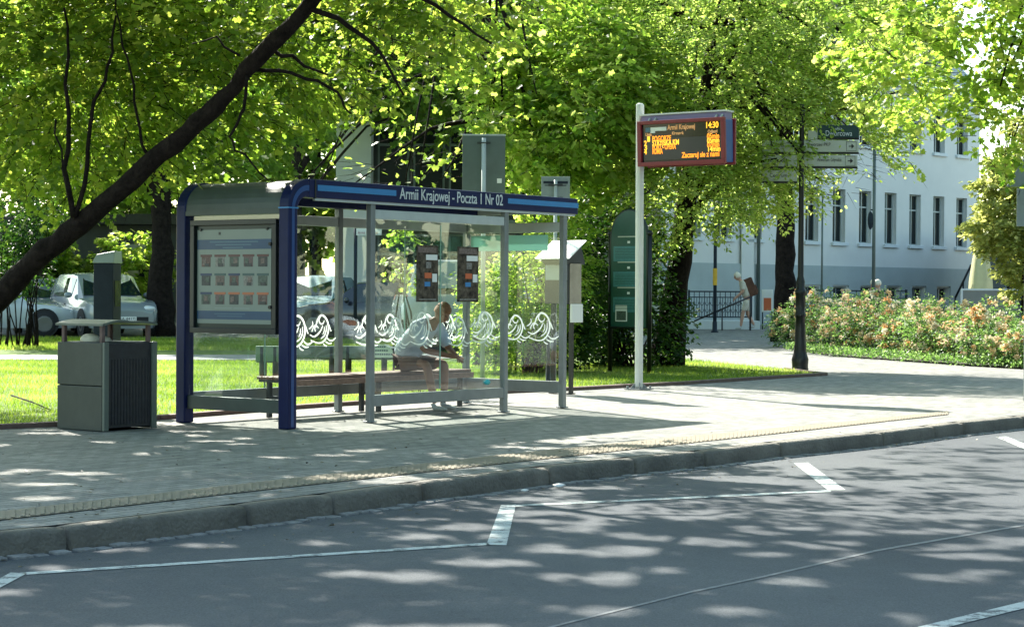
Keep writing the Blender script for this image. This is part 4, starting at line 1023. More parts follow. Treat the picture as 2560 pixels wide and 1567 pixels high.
dsign(2009, 2146, 351, 381, 'pale_board', [('Dworzec PKP', .06, .50, .09, .42, 'ink')], True)
dsign(2009, 2143, 388, 417, 'pale_board', [('Akwarium Gdynskie', .25, .45, .09, .45, 'ink')], True)
for ya, yb in ((351, 381), (388, 417), (426, 454)): dsign(1906, 1992, ya, yb, 'pale_board', [('Centrum', .2, .4, .09, .5, 'ink')])
mb = MB(); mb.box(W(2020, 330, P.y).x-P.x, W(2044, 330, P.y).x-P.x-.003, -.02, .02, W(0, 345, P.y).z, W(0, 315, P.y).z); mb.build('sign_bracket', 'pale_board', b)

# other poles
def plain_pole(label, px, Y, top, r_, m='slate', band=None, arm=None):
    P = W(px, 800, Y); P.z = tz(Y); b = empty('pole', P, 0, label, 'pole')
    mb = MB(); mb.tube([(0, 0, 0), (0, 0, top)], [r_, r_*.8], 10); mb.lathe([(r_*2, 0), (r_*2, .03), (r_*1.3, .05), (r_*1.2, .3), (r_, .34)], n=12); mb.build('shaft', m, b)
    if band: mb = MB(); mb.lathe([(r_*1.15, band[0]), (r_*1.15, band[1])], n=10); mb.build('band', 'yellow', b)
    if arm: mb = MB(); mb.ball((-.10, 0, arm), .10, .8, .8, 2.6); mb.tube([(0, 0, arm+.3), (-.1, 0, arm+.3)], .02, 6); mb.build('fitting', 'slate', b)
plain_pole('grey pole with a yellow band near the iron fence', 1787, 58.5, 5.5, .058, band=(W(0, 694, 58.5).z-tz(58.5)-.1, W(0, 660, 58.5).z-tz(58.5)))
plain_pole('thin grey pole behind the roses right of the black signpost', 2054, 60., 4.2, .035, 'sign_back')
plain_pole('tall grey pole with a long fitting behind the rose bushes', 2183, 55., 6.5, .055, 'sign_back', arm=3.3)
b = empty('street_sign', Vector((W(888, 800, 49).x, 49, tz(49))), 0, 'dark post with a small white name plate in front of the white pier', 'street sign')
mb = MB(); mb.tube([(0, 0, 0), (0, 0, W(888, 560, 49).z-tz(49))], .045, 8); mb.build('post', 'slate', b)
mb = MB(); mb.box(.02, .66, -.06, -.03, W(888, 588, 49).z-tz(49), W(888, 571, 49).z-tz(49)); o = mb.build('name_plate', 'paper_white', b)
text('Armii Krajowej', 'lettering', 'red', o, (.06, -.062, W(888, 585, 49).z-tz(49)), .10, (R(90), 0, 0), .5, .001)
plain_pole('thin dark post seen through the right end glass of the shelter', 1371, 29., .98, .03, 'black')

# ================================================================== park benches on the lawn (seen through the glass)
def park_bench(label, px0, px1, Y, z0, z1, m, legs):
    a = W(px0, 800, Y); c = W(px1, 800, Y); b = empty('park_bench', ((a.x+c.x)/2, Y, .02), 0, label, 'bench'); w_ = (c.x-a.x)/2
    mb = MB(); mb.box(-w_, w_, -.03, .03, z0, z1); mb.build('backrest', m, b, bevel=.008)
    mb = MB(); mb.box(-w_, w_, .04, .42, z0-.02, z0+.03); mb.build('seat', m, b, bevel=.008)
    for px in legs:
        x = W(px, 800, Y).x-b.location.x; mb = MB(); mb.tube([(x, .0, 0), (x, 0, z1-.02)], .04, 8); mb.tube([(x, .38, 0), (x, .38, z0-.02)], .03, 8); mb.build('leg', 'dark', b)
park_bench('dark grey bench on the lawn seen through the middle of the shelter', 740, 985, 31., .30, .50, 'car_grey', (829, 870, 960))
park_bench('pale green bench on the lawn seen beside the poster through the end glass', 640, 703, 30., .28, .52, 'pale_green', (655, 688))
mb = MB(); mb.use('paper_white').prism([Vector((0, 0, 0)), Vector((.36, 0, 0)), Vector((.24, 0, .21)), Vector((0, 0, .21))], Vector((0, .01, 0)))
for r_ in range(3):
    for k in range(8-(r_ > 1)-2*(r_ > 0)): mb.use('poster_blue').box(.02+k*.035, .045+k*.035, -.003, -.0005, .04+r_*.06, .065+r_*.06)
o = mb.build('notice', None, label='white and blue notice lying against the dark lawn bench', category='notice'); o.location = (W(935, 800, 30.9).x, 30.92, .34)

# ================================================================== CARS
def car(label, loc, rz, paint, L=4.3, Wd=1.78, H=1.62, kind='suv', plate=None, group='cars parked along the far road'):
    b = empty('parked_car', loc, rz, label, 'car', group)
    hw = Wd/2; belt = .98*H/1.62
    # stations: x, half width, belt z, roof z, roof half width
    st = [(-L/2, hw*.80, .78*H/1.62, .80*H/1.62, hw*.70), (-L/2+.08, hw*.93, belt*.97, belt*1.0, hw*.80), (-L/2+.32, hw, belt, H*.93, hw*.74), (-L/2+.8, hw, belt, H, hw*.78), (-.1, hw, belt, H*1.0, hw*.80), (.35, hw, belt, H*.97, hw*.78),
          (L/2-1.22, hw, belt*.98, belt*1.03, hw*.82), (L/2-.6, hw*.98, belt*.92, belt*.95, hw*.76), (L/2-.18, hw*.90, .80*H/1.62, .83*H/1.62, hw*.66), (L/2, hw*.74, .62, .66, hw*.56)]
    mb = MB(); rows = []
    for x, w_, zb_, zr, rw in st:
        rows.append([(x, w_*.90, .22), (x, w_*1.0, .42), (x, w_*1.01, .66*min(1, zb_/.8)), (x, w_*.97, zb_), (x, rw, zr-.03), (x, rw*.80, zr+.005), (x, 0, zr+.025), (x, -rw*.80, zr+.005), (x, -rw, zr-.03), (x, -w_*.97, zb_), (x, -w_*1.01, .66*min(1, zb_/.8)), (x, -w_, .42), (x, -w_*.90, .22)])
    n = 13; vs = [v for r_ in rows for v in r_]; fs = [(i*n+k, i*n+k+1, (i+1)*n+k+1, (i+1)*n+k) for i in range(len(st)-1) for k in range(n-1)]
    fs += [tuple(range(n)), tuple((len(st)-1)*n+k for k in range(n))[::-1], ] + [(i*n, (i+1)*n, (i+1)*n+n-1, i*n+n-1) for i in range(len(st)-1)]
    mb.add(vs, fs, True); body = mb.build('body', paint, b); 
    es = body.modifiers.new('Edge', 'EDGE_SPLIT'); es.split_angle = R(38)
    def lerp3(a, c, t): return tuple(a[i]*(1-t)+c[i]*t for i in range(3))
    for s in (1, -1):
        for (i0, i1, t0, t1) in ((2, 4, .25, .93), (4, 5, .03, 1.0)):
            A = [rows[i0][3], rows[i0][4]]; B_ = [rows[i1][3], rows[i1][4]]
            q = [lerp3(lerp3(A[0], A[1], .06), lerp3(B_[0], B_[1], .06), t0), lerp3(lerp3(A[0], A[1], .06), lerp3(B_[0], B_[1], .06), t1), lerp3(lerp3(A[0], A[1], .88), lerp3(B_[0], B_[1], .88), t1), lerp3(lerp3(A[0], A[1], .88), lerp3(B_[0], B_[1], .88), t0)]
            mb = MB(); mb.prism([Vector((x, (y+.012)*s, z)) for x, y, z in q], Vector((0, -.02*s, 0))); mb.build('window', 'car_glass', b)
    for nm, i0, i1, dx in (('windscreen', 5, 6, .012), ('rear_window', 1, 2, -.012)):
        a, c = rows[i0], rows[i1]
        hi, lo = (a, c) if nm == 'windscreen' else (c, a)
        y1_, y2_ = abs(hi[5][1])*1.05, abs(lo[4][1])*.98
        h_ = Vector((hi[4][0], 0, hi[4][2]-.03)); l_ = Vector((lo[4][0], 0, lo[4][2]+.02)); off = Vector((dx*2, 0, .035 if nm == 'windscreen' else .02))
        h2 = h_.lerp(l_, .06); l2 = h_.lerp(l_, .94)
        mb = MB(); mb.prism([h2+off+Vector((0, y1_, 0)), h2+off-Vector((0, y1_, 0)), l2+off-Vector((0, y2_, 0)), l2+off+Vector((0, y2_, 0))], Vector((-dx, 0, -.02))); mb.build(nm, 'car_glass', b)
    for x in (L/2-.82, -L/2+.78):
        for s in (1, -1):
            mb = MB(); y = hw*.86*s; r_ = .33
            q = MB(); q.lathe([(.0, -.11), (r_*.62, -.11), (r_*.95, -.105), (r_, -.08), (r_, .08), (r_*.95, .105), (r_*.62, .11), (.0, .11)], n=20)
            Mx = Matrix.Translation((x, y+.035*s, .33)) @ Matrix.Rotation(R(90), 4, 'X')
            mb.add([Mx @ Vector(v) for v in q.v], q.f, True); wl = mb.build('wheel', 'tyre', b)
            q = MB(); q.lathe([(0, .112), (.19, .116), (.21, .113)], n=14); q.lathe([(0, -.112), (.19, -.116), (.21, -.113)], n=14); mb = MB(); mb.add([Mx @ Vector(v) for v in q.v], q.f); mb.build('rim', 'rim', wl)
            mb = MB(); q = MB(); q.lathe([(0, .0), (r_+.05, .0), (r_+.05, .01), (0, .012)], n=20); mb.add([Matrix.Translation((x, (hw*1.0+.002)*s, .36)) @ Matrix.Rotation(R(90), 4, 'X') @ Vector(v) for v in q.v], q.f); mb.build('wheel_arch', 'tyre', b)
    for s in (1, -1):
        mb = MB(); mb.ball((L/2-.17, hw*.66*s, .72*H/1.62), .15, .85, 1.3, .55); mb.build('headlight', 'lamp', b)
        mb = MB(); mb.ball((-L/2+.12, hw*.76*s, .90*H/1.62), .13, .6, .9, 1.1); mb.build('tail_light', 'redlamp', b)
        mb = MB(); mb.ball((.55, (hw+.10)*s, belt+.08), .10, .7, 1.1, .8); mb.build('mirror', paint, b)
        mb = MB(); mb.box(-.35, -.15, (hw*1.005)*s-.01, (hw*1.005)*s+.02*s, .80*H/1.62, .83*H/1.62) if s > 0 else mb.box(-.35, -.15, -hw*1.005-.02, -hw*1.005+.01, .80*H/1.62, .83*H/1.62); mb.build('handle', 'rim', b)
    mb = MB(); mb.box(L/2-.06, L/2+.02, -hw*.6, hw*.6, .30, .52); mb.build('grille', 'tyre', b)
    pl = MB(); pl.box(L/2+.022, L/2+.03, -.26, .26, .42, .53); pl = pl.build('number_plate', 'plate', b)
    if plate: t = text(plate, 'lettering', 'ink', pl, (L/2+.032, -.22, .44), .10, Matrix(((0, 0, 1), (1, 0, 0), (0, 1, 0))).to_euler(), .44, .001)
    return b
def cloc(px, Y): p = W(px, 800, Y); return Vector((p.x, Y, tz(Y)+.012))
car('white SUV with dark flank parked left of the big trunk, facing the lawn', cloc(255, 52.5), R(-62), 'car_silver', L=4.5, Wd=1.95, H=1.66, plate='GA 4417J')
car('grey hatchback parked close behind the white SUV on its left', cloc(118, 54.5), R(-75), 'car_grey', H=1.5)
car('pale blue car seen through the left part of the shelter glass', cloc(790, 56.5), R(-100), 'car_blue', H=1.62)
car('dark blue estate car seen side on through the shelter glass', cloc(940, 52.), R(170), 'car_dark', L=4.6, H=1.5)
car('tall white van partly hidden by the shrub behind the shelter', cloc(1250, 44.5), R(12), 'car_white', L=4.8, Wd=1.9, H=2.02)
car('white car cut by the left edge of the picture', cloc(-20, 51.5), R(15), 'car_white', H=1.45)

# ================================================================== BUILDINGS
def facade_building(name, label, org, rz, L, Hh, D, wins, wallm, framem='win_frame', panem='pane', sills=True, plinth=None, recess=.22):
    """local x along the facade, y into the building; wins = list of (x0,x1,z0,z1)"""
    b = empty(name, org, rz, label, 'building')
    xs_ = sorted({0., L}|{w_[0] for w_ in wins}|{w_[1] for w_ in wins}); zs_ = sorted({0., Hh}|{w_[2] for w_ in wins}|{w_[3] for w_ in wins})
    mb = MB()
    def hole(x, z): return any(w_[0] < x < w_[1] and w_[2] < z < w_[3] for w_ in wins)
    for i in range(len(xs_)-1):
        for j in range(len(zs_)-1):
            if not hole((xs_[i]+xs_[i+1])/2, (zs_[j]+zs_[j+1])/2):
                mb.add([(xs_[i], 0, zs_[j]), (xs_[i+1], 0, zs_[j]), (xs_[i+1], 0, zs_[j+1]), (xs_[i], 0, zs_[j+1])], [(0, 1, 2, 3)])
    for x0_, x1_, z0_, z1_ in wins:
        mb.add([(x0_, 0, z0_), (x1_, 0, z0_), (x1_, 0, z1_), (x0_, 0, z1_), (x0_, recess, z0_), (x1_, recess, z0_), (x1_, recess, z1_), (x0_, recess, z1_)], [(0, 4, 5, 1), (1, 5, 6, 2), (2, 6, 7, 3), (3, 7, 4, 0)])
    mb.add([(0, 0, 0), (L, 0, 0), (L, D, 0), (0, D, 0), (0, 0, Hh), (L, 0, Hh), (L, D, Hh), (0, D, Hh)], [(1, 2, 6, 5), (2, 3, 7, 6), (3, 0, 4, 7), (4, 5, 6, 7)])
    mb.build('wall', wallm, b)
    for x0_, x1_, z0_, z1_ in wins:
        mb = MB(); t = .05; y0_, y1_ = recess-.06, recess-.01
        for q in ((x0_+.002, x1_-.002, z0_+.002, z0_+t), (x0_+.002, x1_-.002, z1_-t, z1_-.002), (x0_+.002, x0_+t, z0_+t, z1_-t), (x1_-t, x1_-.002, z0_+t, z1_-t)): mb.box(q[0], q[1], y0_, y1_, q[2], q[3])
        if z1_-z0_ > 1.2: mb.box(x0_+t, x1_-t, y0_+.01, y1_, z0_+(z1_-z0_)*.68, z0_+(z1_-z0_)*.68+.05)
        if x1_-x0_ > .7: mb.box((x0_+x1_)/2-.02, (x0_+x1_)/2+.02, y0_+.012, y1_, z0_+t, z1_-t)
        wo = mb.build('window', framem, b)
        mb = MB(); mb.add([(x0_, recess-.02, z0_), (x1_, recess-.02, z0_), (x1_, recess-.02, z1_), (x0_, recess-.02, z1_)], [(0, 1, 2, 3)]); mb.build('pane', panem, wo)
        if sills and (int(x0_*7+z0_*3) % 3):
            cx_ = x0_+(x1_-x0_)*(.30+.25*((int(x0_*5) % 3)/2)); mb = MB(); mb.box(x0_+.05, cx_, recess-.026, recess-.0205, z0_+.05+(z1_-z0_)*(.35 if int(x0_*3+z0_) % 4 == 0 else 0), z1_-.05); mb.build('curtain', 'curtain', wo)
        if sills and z0_ > 2.5: mb = MB(); mb.box(x0_-.10, x1_+.10, -.10, .04, z0_-.12, z0_-.002); mb.build('sill', 'sill', wo, bevel=.01)
    return b
fa = R(44); org = Vector((4.85, 63.4, 0)); FR = R(46)
wins = [(13.5+1.69*k-.40, 13.5+1.69*k+.40, 3.28, 5.22) for k in range(-7, 4)]+[(13.5+1.69*k-.40, 13.5+1.69*k+.40, 6.9, 8.5) for k in range(-7, 4)]
wins += [(8.0+i*1.75, 8.9+i*1.75, 1.15, 1.68) for i in range(6)]
wb = facade_building('white_building', 'long white building with two rows of narrow windows behind the rose bushes', org, FR, 19.9, 9.2, 10, wins, 'wall_white')
mb = MB(); mb.box(-.02, 19.92, -.06, -.004, 0, 1.10); mb.box(-.02, 19.92, -.06, -.004, 1.73, 2.42)
mb.box(-.02, 7.9, -.06, -.004, 1.10, 1.73)
for i in range(6): mb.box(8.95+i*1.75, 8.0+(i+1)*1.75-.05 if i < 5 else 19.92, -.06, -.004, 1.102, 1.728)
mb.build('plinth', 'wall_band', wb)
mb = MB(); mb.box(-.2, 20.1, -.35, 0, 9.2, 9.38); mb.box(-.1, 20.0, -.18, 0, 9.0, 9.198); mb.build('cornice', 'sill', wb, bevel=.02)
mb = MB(); mb.add([(-.1, -.3, 9.4), (20, -.3, 9.4), (20, 2.4, 11.9), (-.1, 2.4, 11.9), (20, 10, 12.4), (-.1, 10, 12.4)], [(0, 1, 2, 3), (3, 2, 4, 5)]); mb.build('roof', 'roof_grey', wb)
for x in (9.2, 14.2):
    mb = MB(); mb.box(x, x+4.0, .25, 3.2, 9.9, 12.35); mb.box(x-.2, x+4.2, .05, 3.3, 12.352, 12.5); dm = mb.build('dormer', 'roof_grey', wb)
    for k in range(3): mb = MB(); mb.box(x+.25+k*1.22, x+1.3+k*1.22, .21, .247, 10.5, 12.0); mb.build('window', 'pane', dm)
mb = MB(); mb.box(4.2, 4.9, -.10, -.062, 0, 9.0); mb.build('pilaster', 'wall_white', wb)
mb = MB(); mb.tube([(5.1, -.14, 0), (5.1, -.14, 9.1)], .06, 8); mb.build('drainpipe', 'sign_back', wb)
# dark extension with the entrance right of it
e0 = org+Vector((math.cos(FR), math.sin(FR), 0))*19.95
eb = facade_building('entrance_building', 'dark glazed entrance building at the right end behind the parasol', W(2462, 800, 66.)*Vector((1, 1, 0)) if False else Vector((W(2468, 800, 68.).x, 68., 0)), R(-14), 12, 3.9, 8, [(.6, 2.6, .9, 3.3), (3.0, 5.4, .9, 3.3)], 'dark_wall', 'mullion', sills=False)
# iron fence and low wall in front of the white building
def fence(label, pA, pB, h, n, curl=True, base=.0):
    a, c = Vector(pA), Vector(pB); L = (c-a).length; rz = math.atan2(c.y-a.y, c.x-a.x); b = empty('iron_fence', a, rz, label, 'fence')
    mb = MB(); mb.tube([(0, 0, base+.1), (L, 0, base+.1)], .02, 6); mb.tube([(0, 0, base+h), (L, 0, base+h)], .022, 6); mb.tube([(0, 0, base+h*.80), (L, 0, base+h*.80)], .015, 6); mb.build('rail', 'slate', b)
    mb = MB()
    for k in range(n+1):
        x = L*k/n; mb.tube([(x, 0, base+.08), (x, 0, base+h)], .012, 5)
        if curl and k < n:
            x2 = x+L/n/2; mb.tube([(x2, 0, base+.1), (x2, 0, base+h*.78)], .010, 5)
            for zz in (.3, .55):
                mb.tube([(x2-.06, 0, base+h*(zz+.08)), (x2-.05, 0, base+h*zz), (x2, 0, base+h*(zz-.05)), (x2+.05, 0, base+h*zz), (x2+.06, 0, base+h*(zz+.08))], .010, 5)
    mb.build('bars', 'slate', b)
    for x in (0, L): mb = MB(); mb.box(x-.03, x+.03, -.03, .03, base, base+h+.05); mb.build('post', 'slate', b)
    return b
Yf = 62.2; z_ = tz(Yf)
fence('curved bar iron fence on the low wall left of the walker', (W(1722, 800, Yf).x, Yf, z_+.28), (W(1878, 800, Yf).x, Yf, z_+.28), W(0, 722, Yf).z-z_-.28+.05, 12)
fence('iron fence half hidden behind the roses under the basement windows', (W(2010, 800, Yf+1).x, Yf+1, z_+.0), (W(2265, 800, 66).x, 66, z_+.0), 1.25, 16)
mb = MB(); mb.box(0, W(1900, 800, 61.9).x-W(1640, 800, 61.9).x, 0, 2.4, -.2, .262); o = mb.build('low_wall', 'sill', label='low pale wall with a step under the iron fence', category='low wall', bevel=.02); o.location = (W(1640, 800, 61.9).x, 61.9, z_)
# handrail
b = empty('handrail', (W(1745, 800, 60.5).x, 60.5, tz(60.5)), 0, 'dark sloping handrail in front of the iron fence', 'handrail')
mb = MB(); q0 = W(1735, 803, 60.5)-b.location; q1 = W(1876, 742, 60.5)-b.location; mb.tube([q0, q1], .028, 6); mb.build('bar', 'black', b)
mb = MB(); mb.tube([(q1.x, 0, 0), (q1.x, 0, q1.z)], .028, 6); mb.tube([(q0.x*.5+q1.x*.5, 0, 0), (q0.x*.5+q1.x*.5, 0, (q0.z+q1.z)/2)], .022, 6); mb.build('post', 'black', b)
b = empty('handrail', (W(2390, 800, 70).x, 70, tz(70)), 0, 'dark stair handrail against the right end of the white building', 'handrail')
mb = MB(); q0 = W(2388, 745, 70)-b.location; q1 = W(2428, 662, 70)-b.location; mb.tube([q0, q1], .04, 6); mb.build('bar', 'black', b)
mb = MB(); mb.tube([(q0.x, 0, 0), q0], .03, 6); mb.tube([((q0.x+q1.x)/2, 0, 0), ((q0.x+q1.x)/2, 0, (q0.z+q1.z)/2)], .03, 6); mb.build('post', 'black', b)
# board beside the walker
b = empty('notice_board', (W(1918, 800, 62).x, 62, tz(62)), 0, 'small white board beside the dark tree trunk behind the walker', 'notice board')
mb = MB(); mb.box(-.18, .18, -.03, .03, .55, W(0, 712, 62).z-tz(62)); mb.build('board', 'paper_white', b, bevel=.01)
mb = MB(); mb.box(-.12, .12, -.036, -.031, .6, 1.0); mb.build('picture', 'orange', b)
for x in (-.15, .15): mb = MB(); mb.tube([(x, 0, 0), (x, 0, .55)], .02, 6); mb.build('leg', 'slate', b)
# parasol, terrace windbreak
P = Vector((W(2451, 800, 55).x, 55, tz(55))); b = empty('parasol', P, 0, 'closed cream parasol standing behind the grey terrace screen', 'parasol')
mb = MB(); mb.tube([(0, 0, 0), (0, 0, 3.1)], .03, 8); mb.build('pole', 'white', b)
mb = MB(); n = 14; pr = [(.31, W(0, 719, 55).z-P.z-.1), (.29, 1.6), (.24, 2.0), (.17, 2.5), (.11, 2.85), (.03, 3.05)]
vs = [((r_*(1+(.16 if k % 2 else -.12)))*math.cos(2*math.pi*k/n), (r_*(1+(.16 if k % 2 else -.12)))*math.sin(2*math.pi*k/n), z) for r_, z in pr for k in range(n)]
mb.add(vs, [(i*n+k, i*n+(k+1) % n, (i+1)*n+(k+1) % n, (i+1)*n+k) for i in range(len(pr)-1) for k in range(n)], True); mb.build('canopy', 'parasol', b)
P = Vector((W(2402, 800, 51.5).x, 51.5, tz(51.5))); b = empty('terrace_screen', P, 0, 'grey terrace screen with a white frame behind the roses at the right', 'screen')
wx = W(2550, 800, 51.5).x-P.x; zt = W(2470, 722, 51.5).z-P.z
mb = MB(); mb.box(.05, wx-.05, .0, .03, .1, zt-.05); mb.build('panel', 'windbreak', b)
mb = MB(); mb.box(0, wx, -.02, .05, zt-.048, zt); mb.box(0, .048, -.02, .05, 0, zt-.05); mb.box(wx-.048, wx, -.02, .05, 0, zt-.05); mb.build('frame', 'white', b, bevel=.008)
P = Vector((W(2552, 800, 50.5).x, 50.5, tz(50.5))); b = empty('notice_board', P, 0, 'dark board with orange and white notices at the right edge by the terrace screen', 'notice board')
mb = MB(); mb.box(-.08, .5, -.03, .03, 1.0, 1.85); mb.build('board', 'slate', b, bevel=.01)
mb = MB(); mb.use('orange').box(.0, .2, -.036, -.031, 1.45, 1.62); mb.use('paper_white').box(0, .2, -.036, -.031, 1.2, 1.38); mb.use('paper_white').box(0, .2, -.036, -.031, 1.68, 1.78); mb.build('notice', None, b)
for x in (-.05, .45): mb = MB(); mb.tube([(x, 0, 0), (x, 0, 1.0)], .025, 6); mb.build('leg', 'slate', b)

# left background: white pier building with glazed front
b = empty('office_building', (W(838, 800, 63.).x, 63., 0), 0, 'white pier and dark glazed front of the office building behind the shelter', 'building')
wp = (925-838)/F*63
mb = MB(); mb.box(0, wp, 0, 9, .1, 12); mb.build('pier', 'pier_white', b)
mb = MB(); gx0 = wp; gx1 = W(1480, 800, 64).x-b.location.x
mb.box(gx0+.003, gx1, 1.2, 9, .1, 12); mb.build('wall', 'dark_wall', b)
for fl in range(3):
    for k in range(6):
        x0_ = gx0+.15+k*(gx1-gx0-.2)/6; x1_ = x0_+(gx1-gx0-.2)/6-.14; z0_ = .7+fl*3.6
        mb = MB(); mb.box(x0_, x1_, 1.10, 1.196, z0_, z0_+2.6); mb.box(x0_, x1_, 1.06, 1.098, z0_+1.9, z0_+1.96); wo = mb.build('window', 'mullion', b)
        mb = MB(); mb.box(x0_+.07, x1_-.07, 1.05, 1.058, z0_+.07, z0_+1.88); mb.box(x0_+.07, x1_-.07, 1.05, 1.058, z0_+1.98, z0_+2.53); mb.build('pane', 'pane', wo)
mb = MB(); mb.box(gx0+.01, gx1, .4, 1.195, 3.42, 3.75); mb.build('canopy', 'mullion', b)
# dark pavilion at the left
b = empty('pavilion', (W(-250, 800, 66).x, 66., 0), 0, 'dark flat roofed pavilion with glazed front behind the parked white SUV', 'building')
PL = W(700, 800, 66).x-b.location.x
mb = MB(); mb.box(0, PL, 0, 8, 0, 3.6); mb.build('wall', 'dark_wall', b)
mb = MB(); mb.box(-.3, PL+.3, -.9, 8.2, 3.602, 3.95); mb.build('roof', 'dark', b)
mb = MB(); mb.box(PL*.58, PL*.70, -.06, -.003, 2.55, 2.95); mb.build('sign_panel', 'grey_light', b)
for k in range(7):
    mb = MB(); x0_ = .3+k*PL/7; mb.box(x0_, x0_+PL/7-.5, -.05, -.003, .9, 2.4); wo = mb.build('window', 'mullion', b)
    mb = MB(); mb.box(x0_+.07, x0_+PL/7-.57, -.06, -.052, .97, 2.33); mb.build('pane', 'pane', wo)
mb = MB(); Yw = 64.; mb.box(0, W(345, 800, Yw).x-W(318, 800, Yw).x, 0, .2, 0, 1.75); o = mb.build('garden_wall', 'beige_wall', label='short beige wall between the white SUV and the big trunk', category='wall'); o.location = (W(318, 800, Yw).x, Yw, tz(Yw))
# ================================================================== TREES
def hemf(pts):
    xs_, ys_ = zip(*pts)
    def f(P):
        px, py = proj(P); h = np.interp(px, xs_, ys_)+rng.normal(0, 16, len(P))+14*np.sin(px*.035)+10*np.sin(px*.09+1)
        return (py < h) | (px < -100) | (px > 2660) | (py < -30)
    return f
# 1. leaning maple in front, left
def T(px, py, Y): return W(px, py, Y)
t1 = [(Vector((-6.75, 20.1, 0)), .24), (T(-120, 860, 19.8), .185), (T(-10, 750, 19.6), .16), (T(90, 645, 19.4), .145), (T(205, 562, 19.2), .135), (T(330, 445, 19.0), .12), (T(470, 330, 18.8), .112), (T(560, 245, 18.6), .105), (T(640, 150, 18.4), .10), (T(740, 50, 18.2), .085), (T(815, -40, 18.), .075), (Vector((-.6, 17.6, 6.4)), .06), (Vector((.8, 17.2, 8.6)), .03)]
def br(Y, r0, r1, *p): return ([W(a, b_, Y) for a, b_ in p], r0, r1)
b1 = [br(19.1, .035, .012, (185, 545), (172, 420), (168, 300), (165, 150), (160, 20)), br(19.1, .030, .012, (188, 540), (215, 420), (235, 260), (270, 170), (290, 40)), br(19.0, .018, .008, (372, 392), (340, 290), (318, 180), (300, 90), (290, -20)),
      br(18.4, .026, .01, (655, 128), (730, 150), (820, 188)), br(18.5, .022, .009, (622, 172), (700, 182), (800, 200), (850, 250), (878, 285)), br(18.4, .020, .008, (617, 190), (612, 262), (575, 342), (605, 385), (672, 452)),
      br(18.6, .012, .006, (140, 300), (150, 420), (175, 520)), br(18.3, .014, .006, (600, 140), (540, 100), (480, 110)), br(18.1, .03, .01, (770, 20), (880, 60), (960, 150), (1010, 240)), br(18.0, .03, .01, (820, -40), (1000, -30), (1130, 40), (1230, 110)),
      ([Vector((-1.5, 18, 4.8)), Vector((-3, 17, 6.5)), Vector((-5.5, 15.5, 8))], .05, .015), ([Vector((-.9, 17.8, 5.8)), Vector((.8, 19.5, 7)), Vector((2.4, 21, 8.2))], .05, .015), ([Vector((-.6, 17.6, 6.4)), Vector((.2, 15.5, 7.5)), Vector((1.2, 13.6, 8.2))], .05, .015)]
t1 = [(p, r_*(.92 if i < 2 else .80)) for i, (p, r_) in enumerate(t1)]
hem1 = [(-100, 640), (0, 610), (140, 585), (240, 520), (330, 500), (420, 478), (560, 470), (700, 452), (780, 430), (830, 345), (930, 320), (980, 325), (1080, 290), (1200, 200), (1300, 130), (1400, 40), (1500, -20)]
# visible leaves
vis = [(-4.8, 21.4, 3.9, 2.4, 1.7, 1.7, 1.0), (-2.6, 21.2, 4.4, 2.2, 1.8, 1.2, 1.), (-.7, 20.8, 4.8, 1.8, 1.8, 1.0, 1.), (-5.6, 22.2, 4.5, 2.6, 1.5, 1.8, 1.), (-3.2, 17.4, 4.4, 2.6, .8, .5, .22)]
high = [(-4.5, 17.5, 7.0, 3.6, 3.4, 2.3, .8), (-1.0, 17.2, 7.4, 3.2, 3.4, 2.2, .8), (1.2, 19.2, 8.2, 2.6, 3.0, 2.0, .7), (-3.2, 19.5, 9.6, 4.0, 3.2, 2.0, .7), (.6, 15.2, 7.2, 2.6, 2.4, 1.6, .5), (2.6, 21.6, 9.6, 2.2, 2.2, 1.6, .6), (-6.5, 16, 6.0, 2.4, 2.6, 1.8, .8), (-8.0, 20.5, 7.6, 2.8, 2.8, 2.0, .9), (1.4, 26.0, 8.6, 2.4, 2.8, 1.5, .8), (-9.3, 26.3, 6.2, 1.8, 2.0, 1.5, .9), (-6.2, 20.8, 6.4, 2.2, 1.9, 1.3, 1.3)]
Ce, De = ell_sample(high, 11500, 1.0)
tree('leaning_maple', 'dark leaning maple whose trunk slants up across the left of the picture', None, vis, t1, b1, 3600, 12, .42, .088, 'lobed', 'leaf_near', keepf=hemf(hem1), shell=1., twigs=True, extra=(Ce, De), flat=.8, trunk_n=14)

# 2. bright maple behind the shelter
def crown_tree(name, label, base, ht, r0, vols, ntw, nl, tl, sz, shp, m, hem=None, bark='bark', nb=14, lean=(0, 0), group=None, twigs=False, shell=.8, sunf=True, cat='tree'):
    bx_, by_ = base; bz = tz(by_); n = 6
    trunk = [(Vector((bx_+lean[0]*(i/n)**1.3, by_+lean[1]*(i/n), bz+ht*i/n)), r0*(1-.75*i/n)*(1.25 if i == 0 else 1)) for i in range(n+1)]
    return tree(name, label, group, vols, trunk, auto_branches(trunk, vols, nb, r0*.35, .012, int(abs(bx_*13+by_*7))), ntw, nl, tl, sz, shp, m, bark=bark, keepf=hemf(hem) if hem else None, shell=shell, twigs=twigs, sunf=sunf, cat=cat)
crown_tree('maple_tree', 'bright yellow green maple behind the shelter roof', (-.5, 36.5), 9, .20,
           [(-1.0, 35, 4.7, 1.5, 1.6, 1.5), (.5, 34.5, 5.0, 2.0, 1.6, 1.8), (-1.0, 36, 7.2, 3.0, 2.0, 1.8, .35), (1.6, 35.5, 4.9, 1.4, 1.6, 1.5), (-3.3, 35.5, 3.2, 1.2, .9, .33, 3), (-1.9, 34.5, 3.4, 1.4, .9, .42, 3), (0.2, 35.0, 3.2, 1.2, 1.2, .7, 1.3)],
           2500, 12, .5, .125, 'lobed', 'leaf_mid', twigs=True)
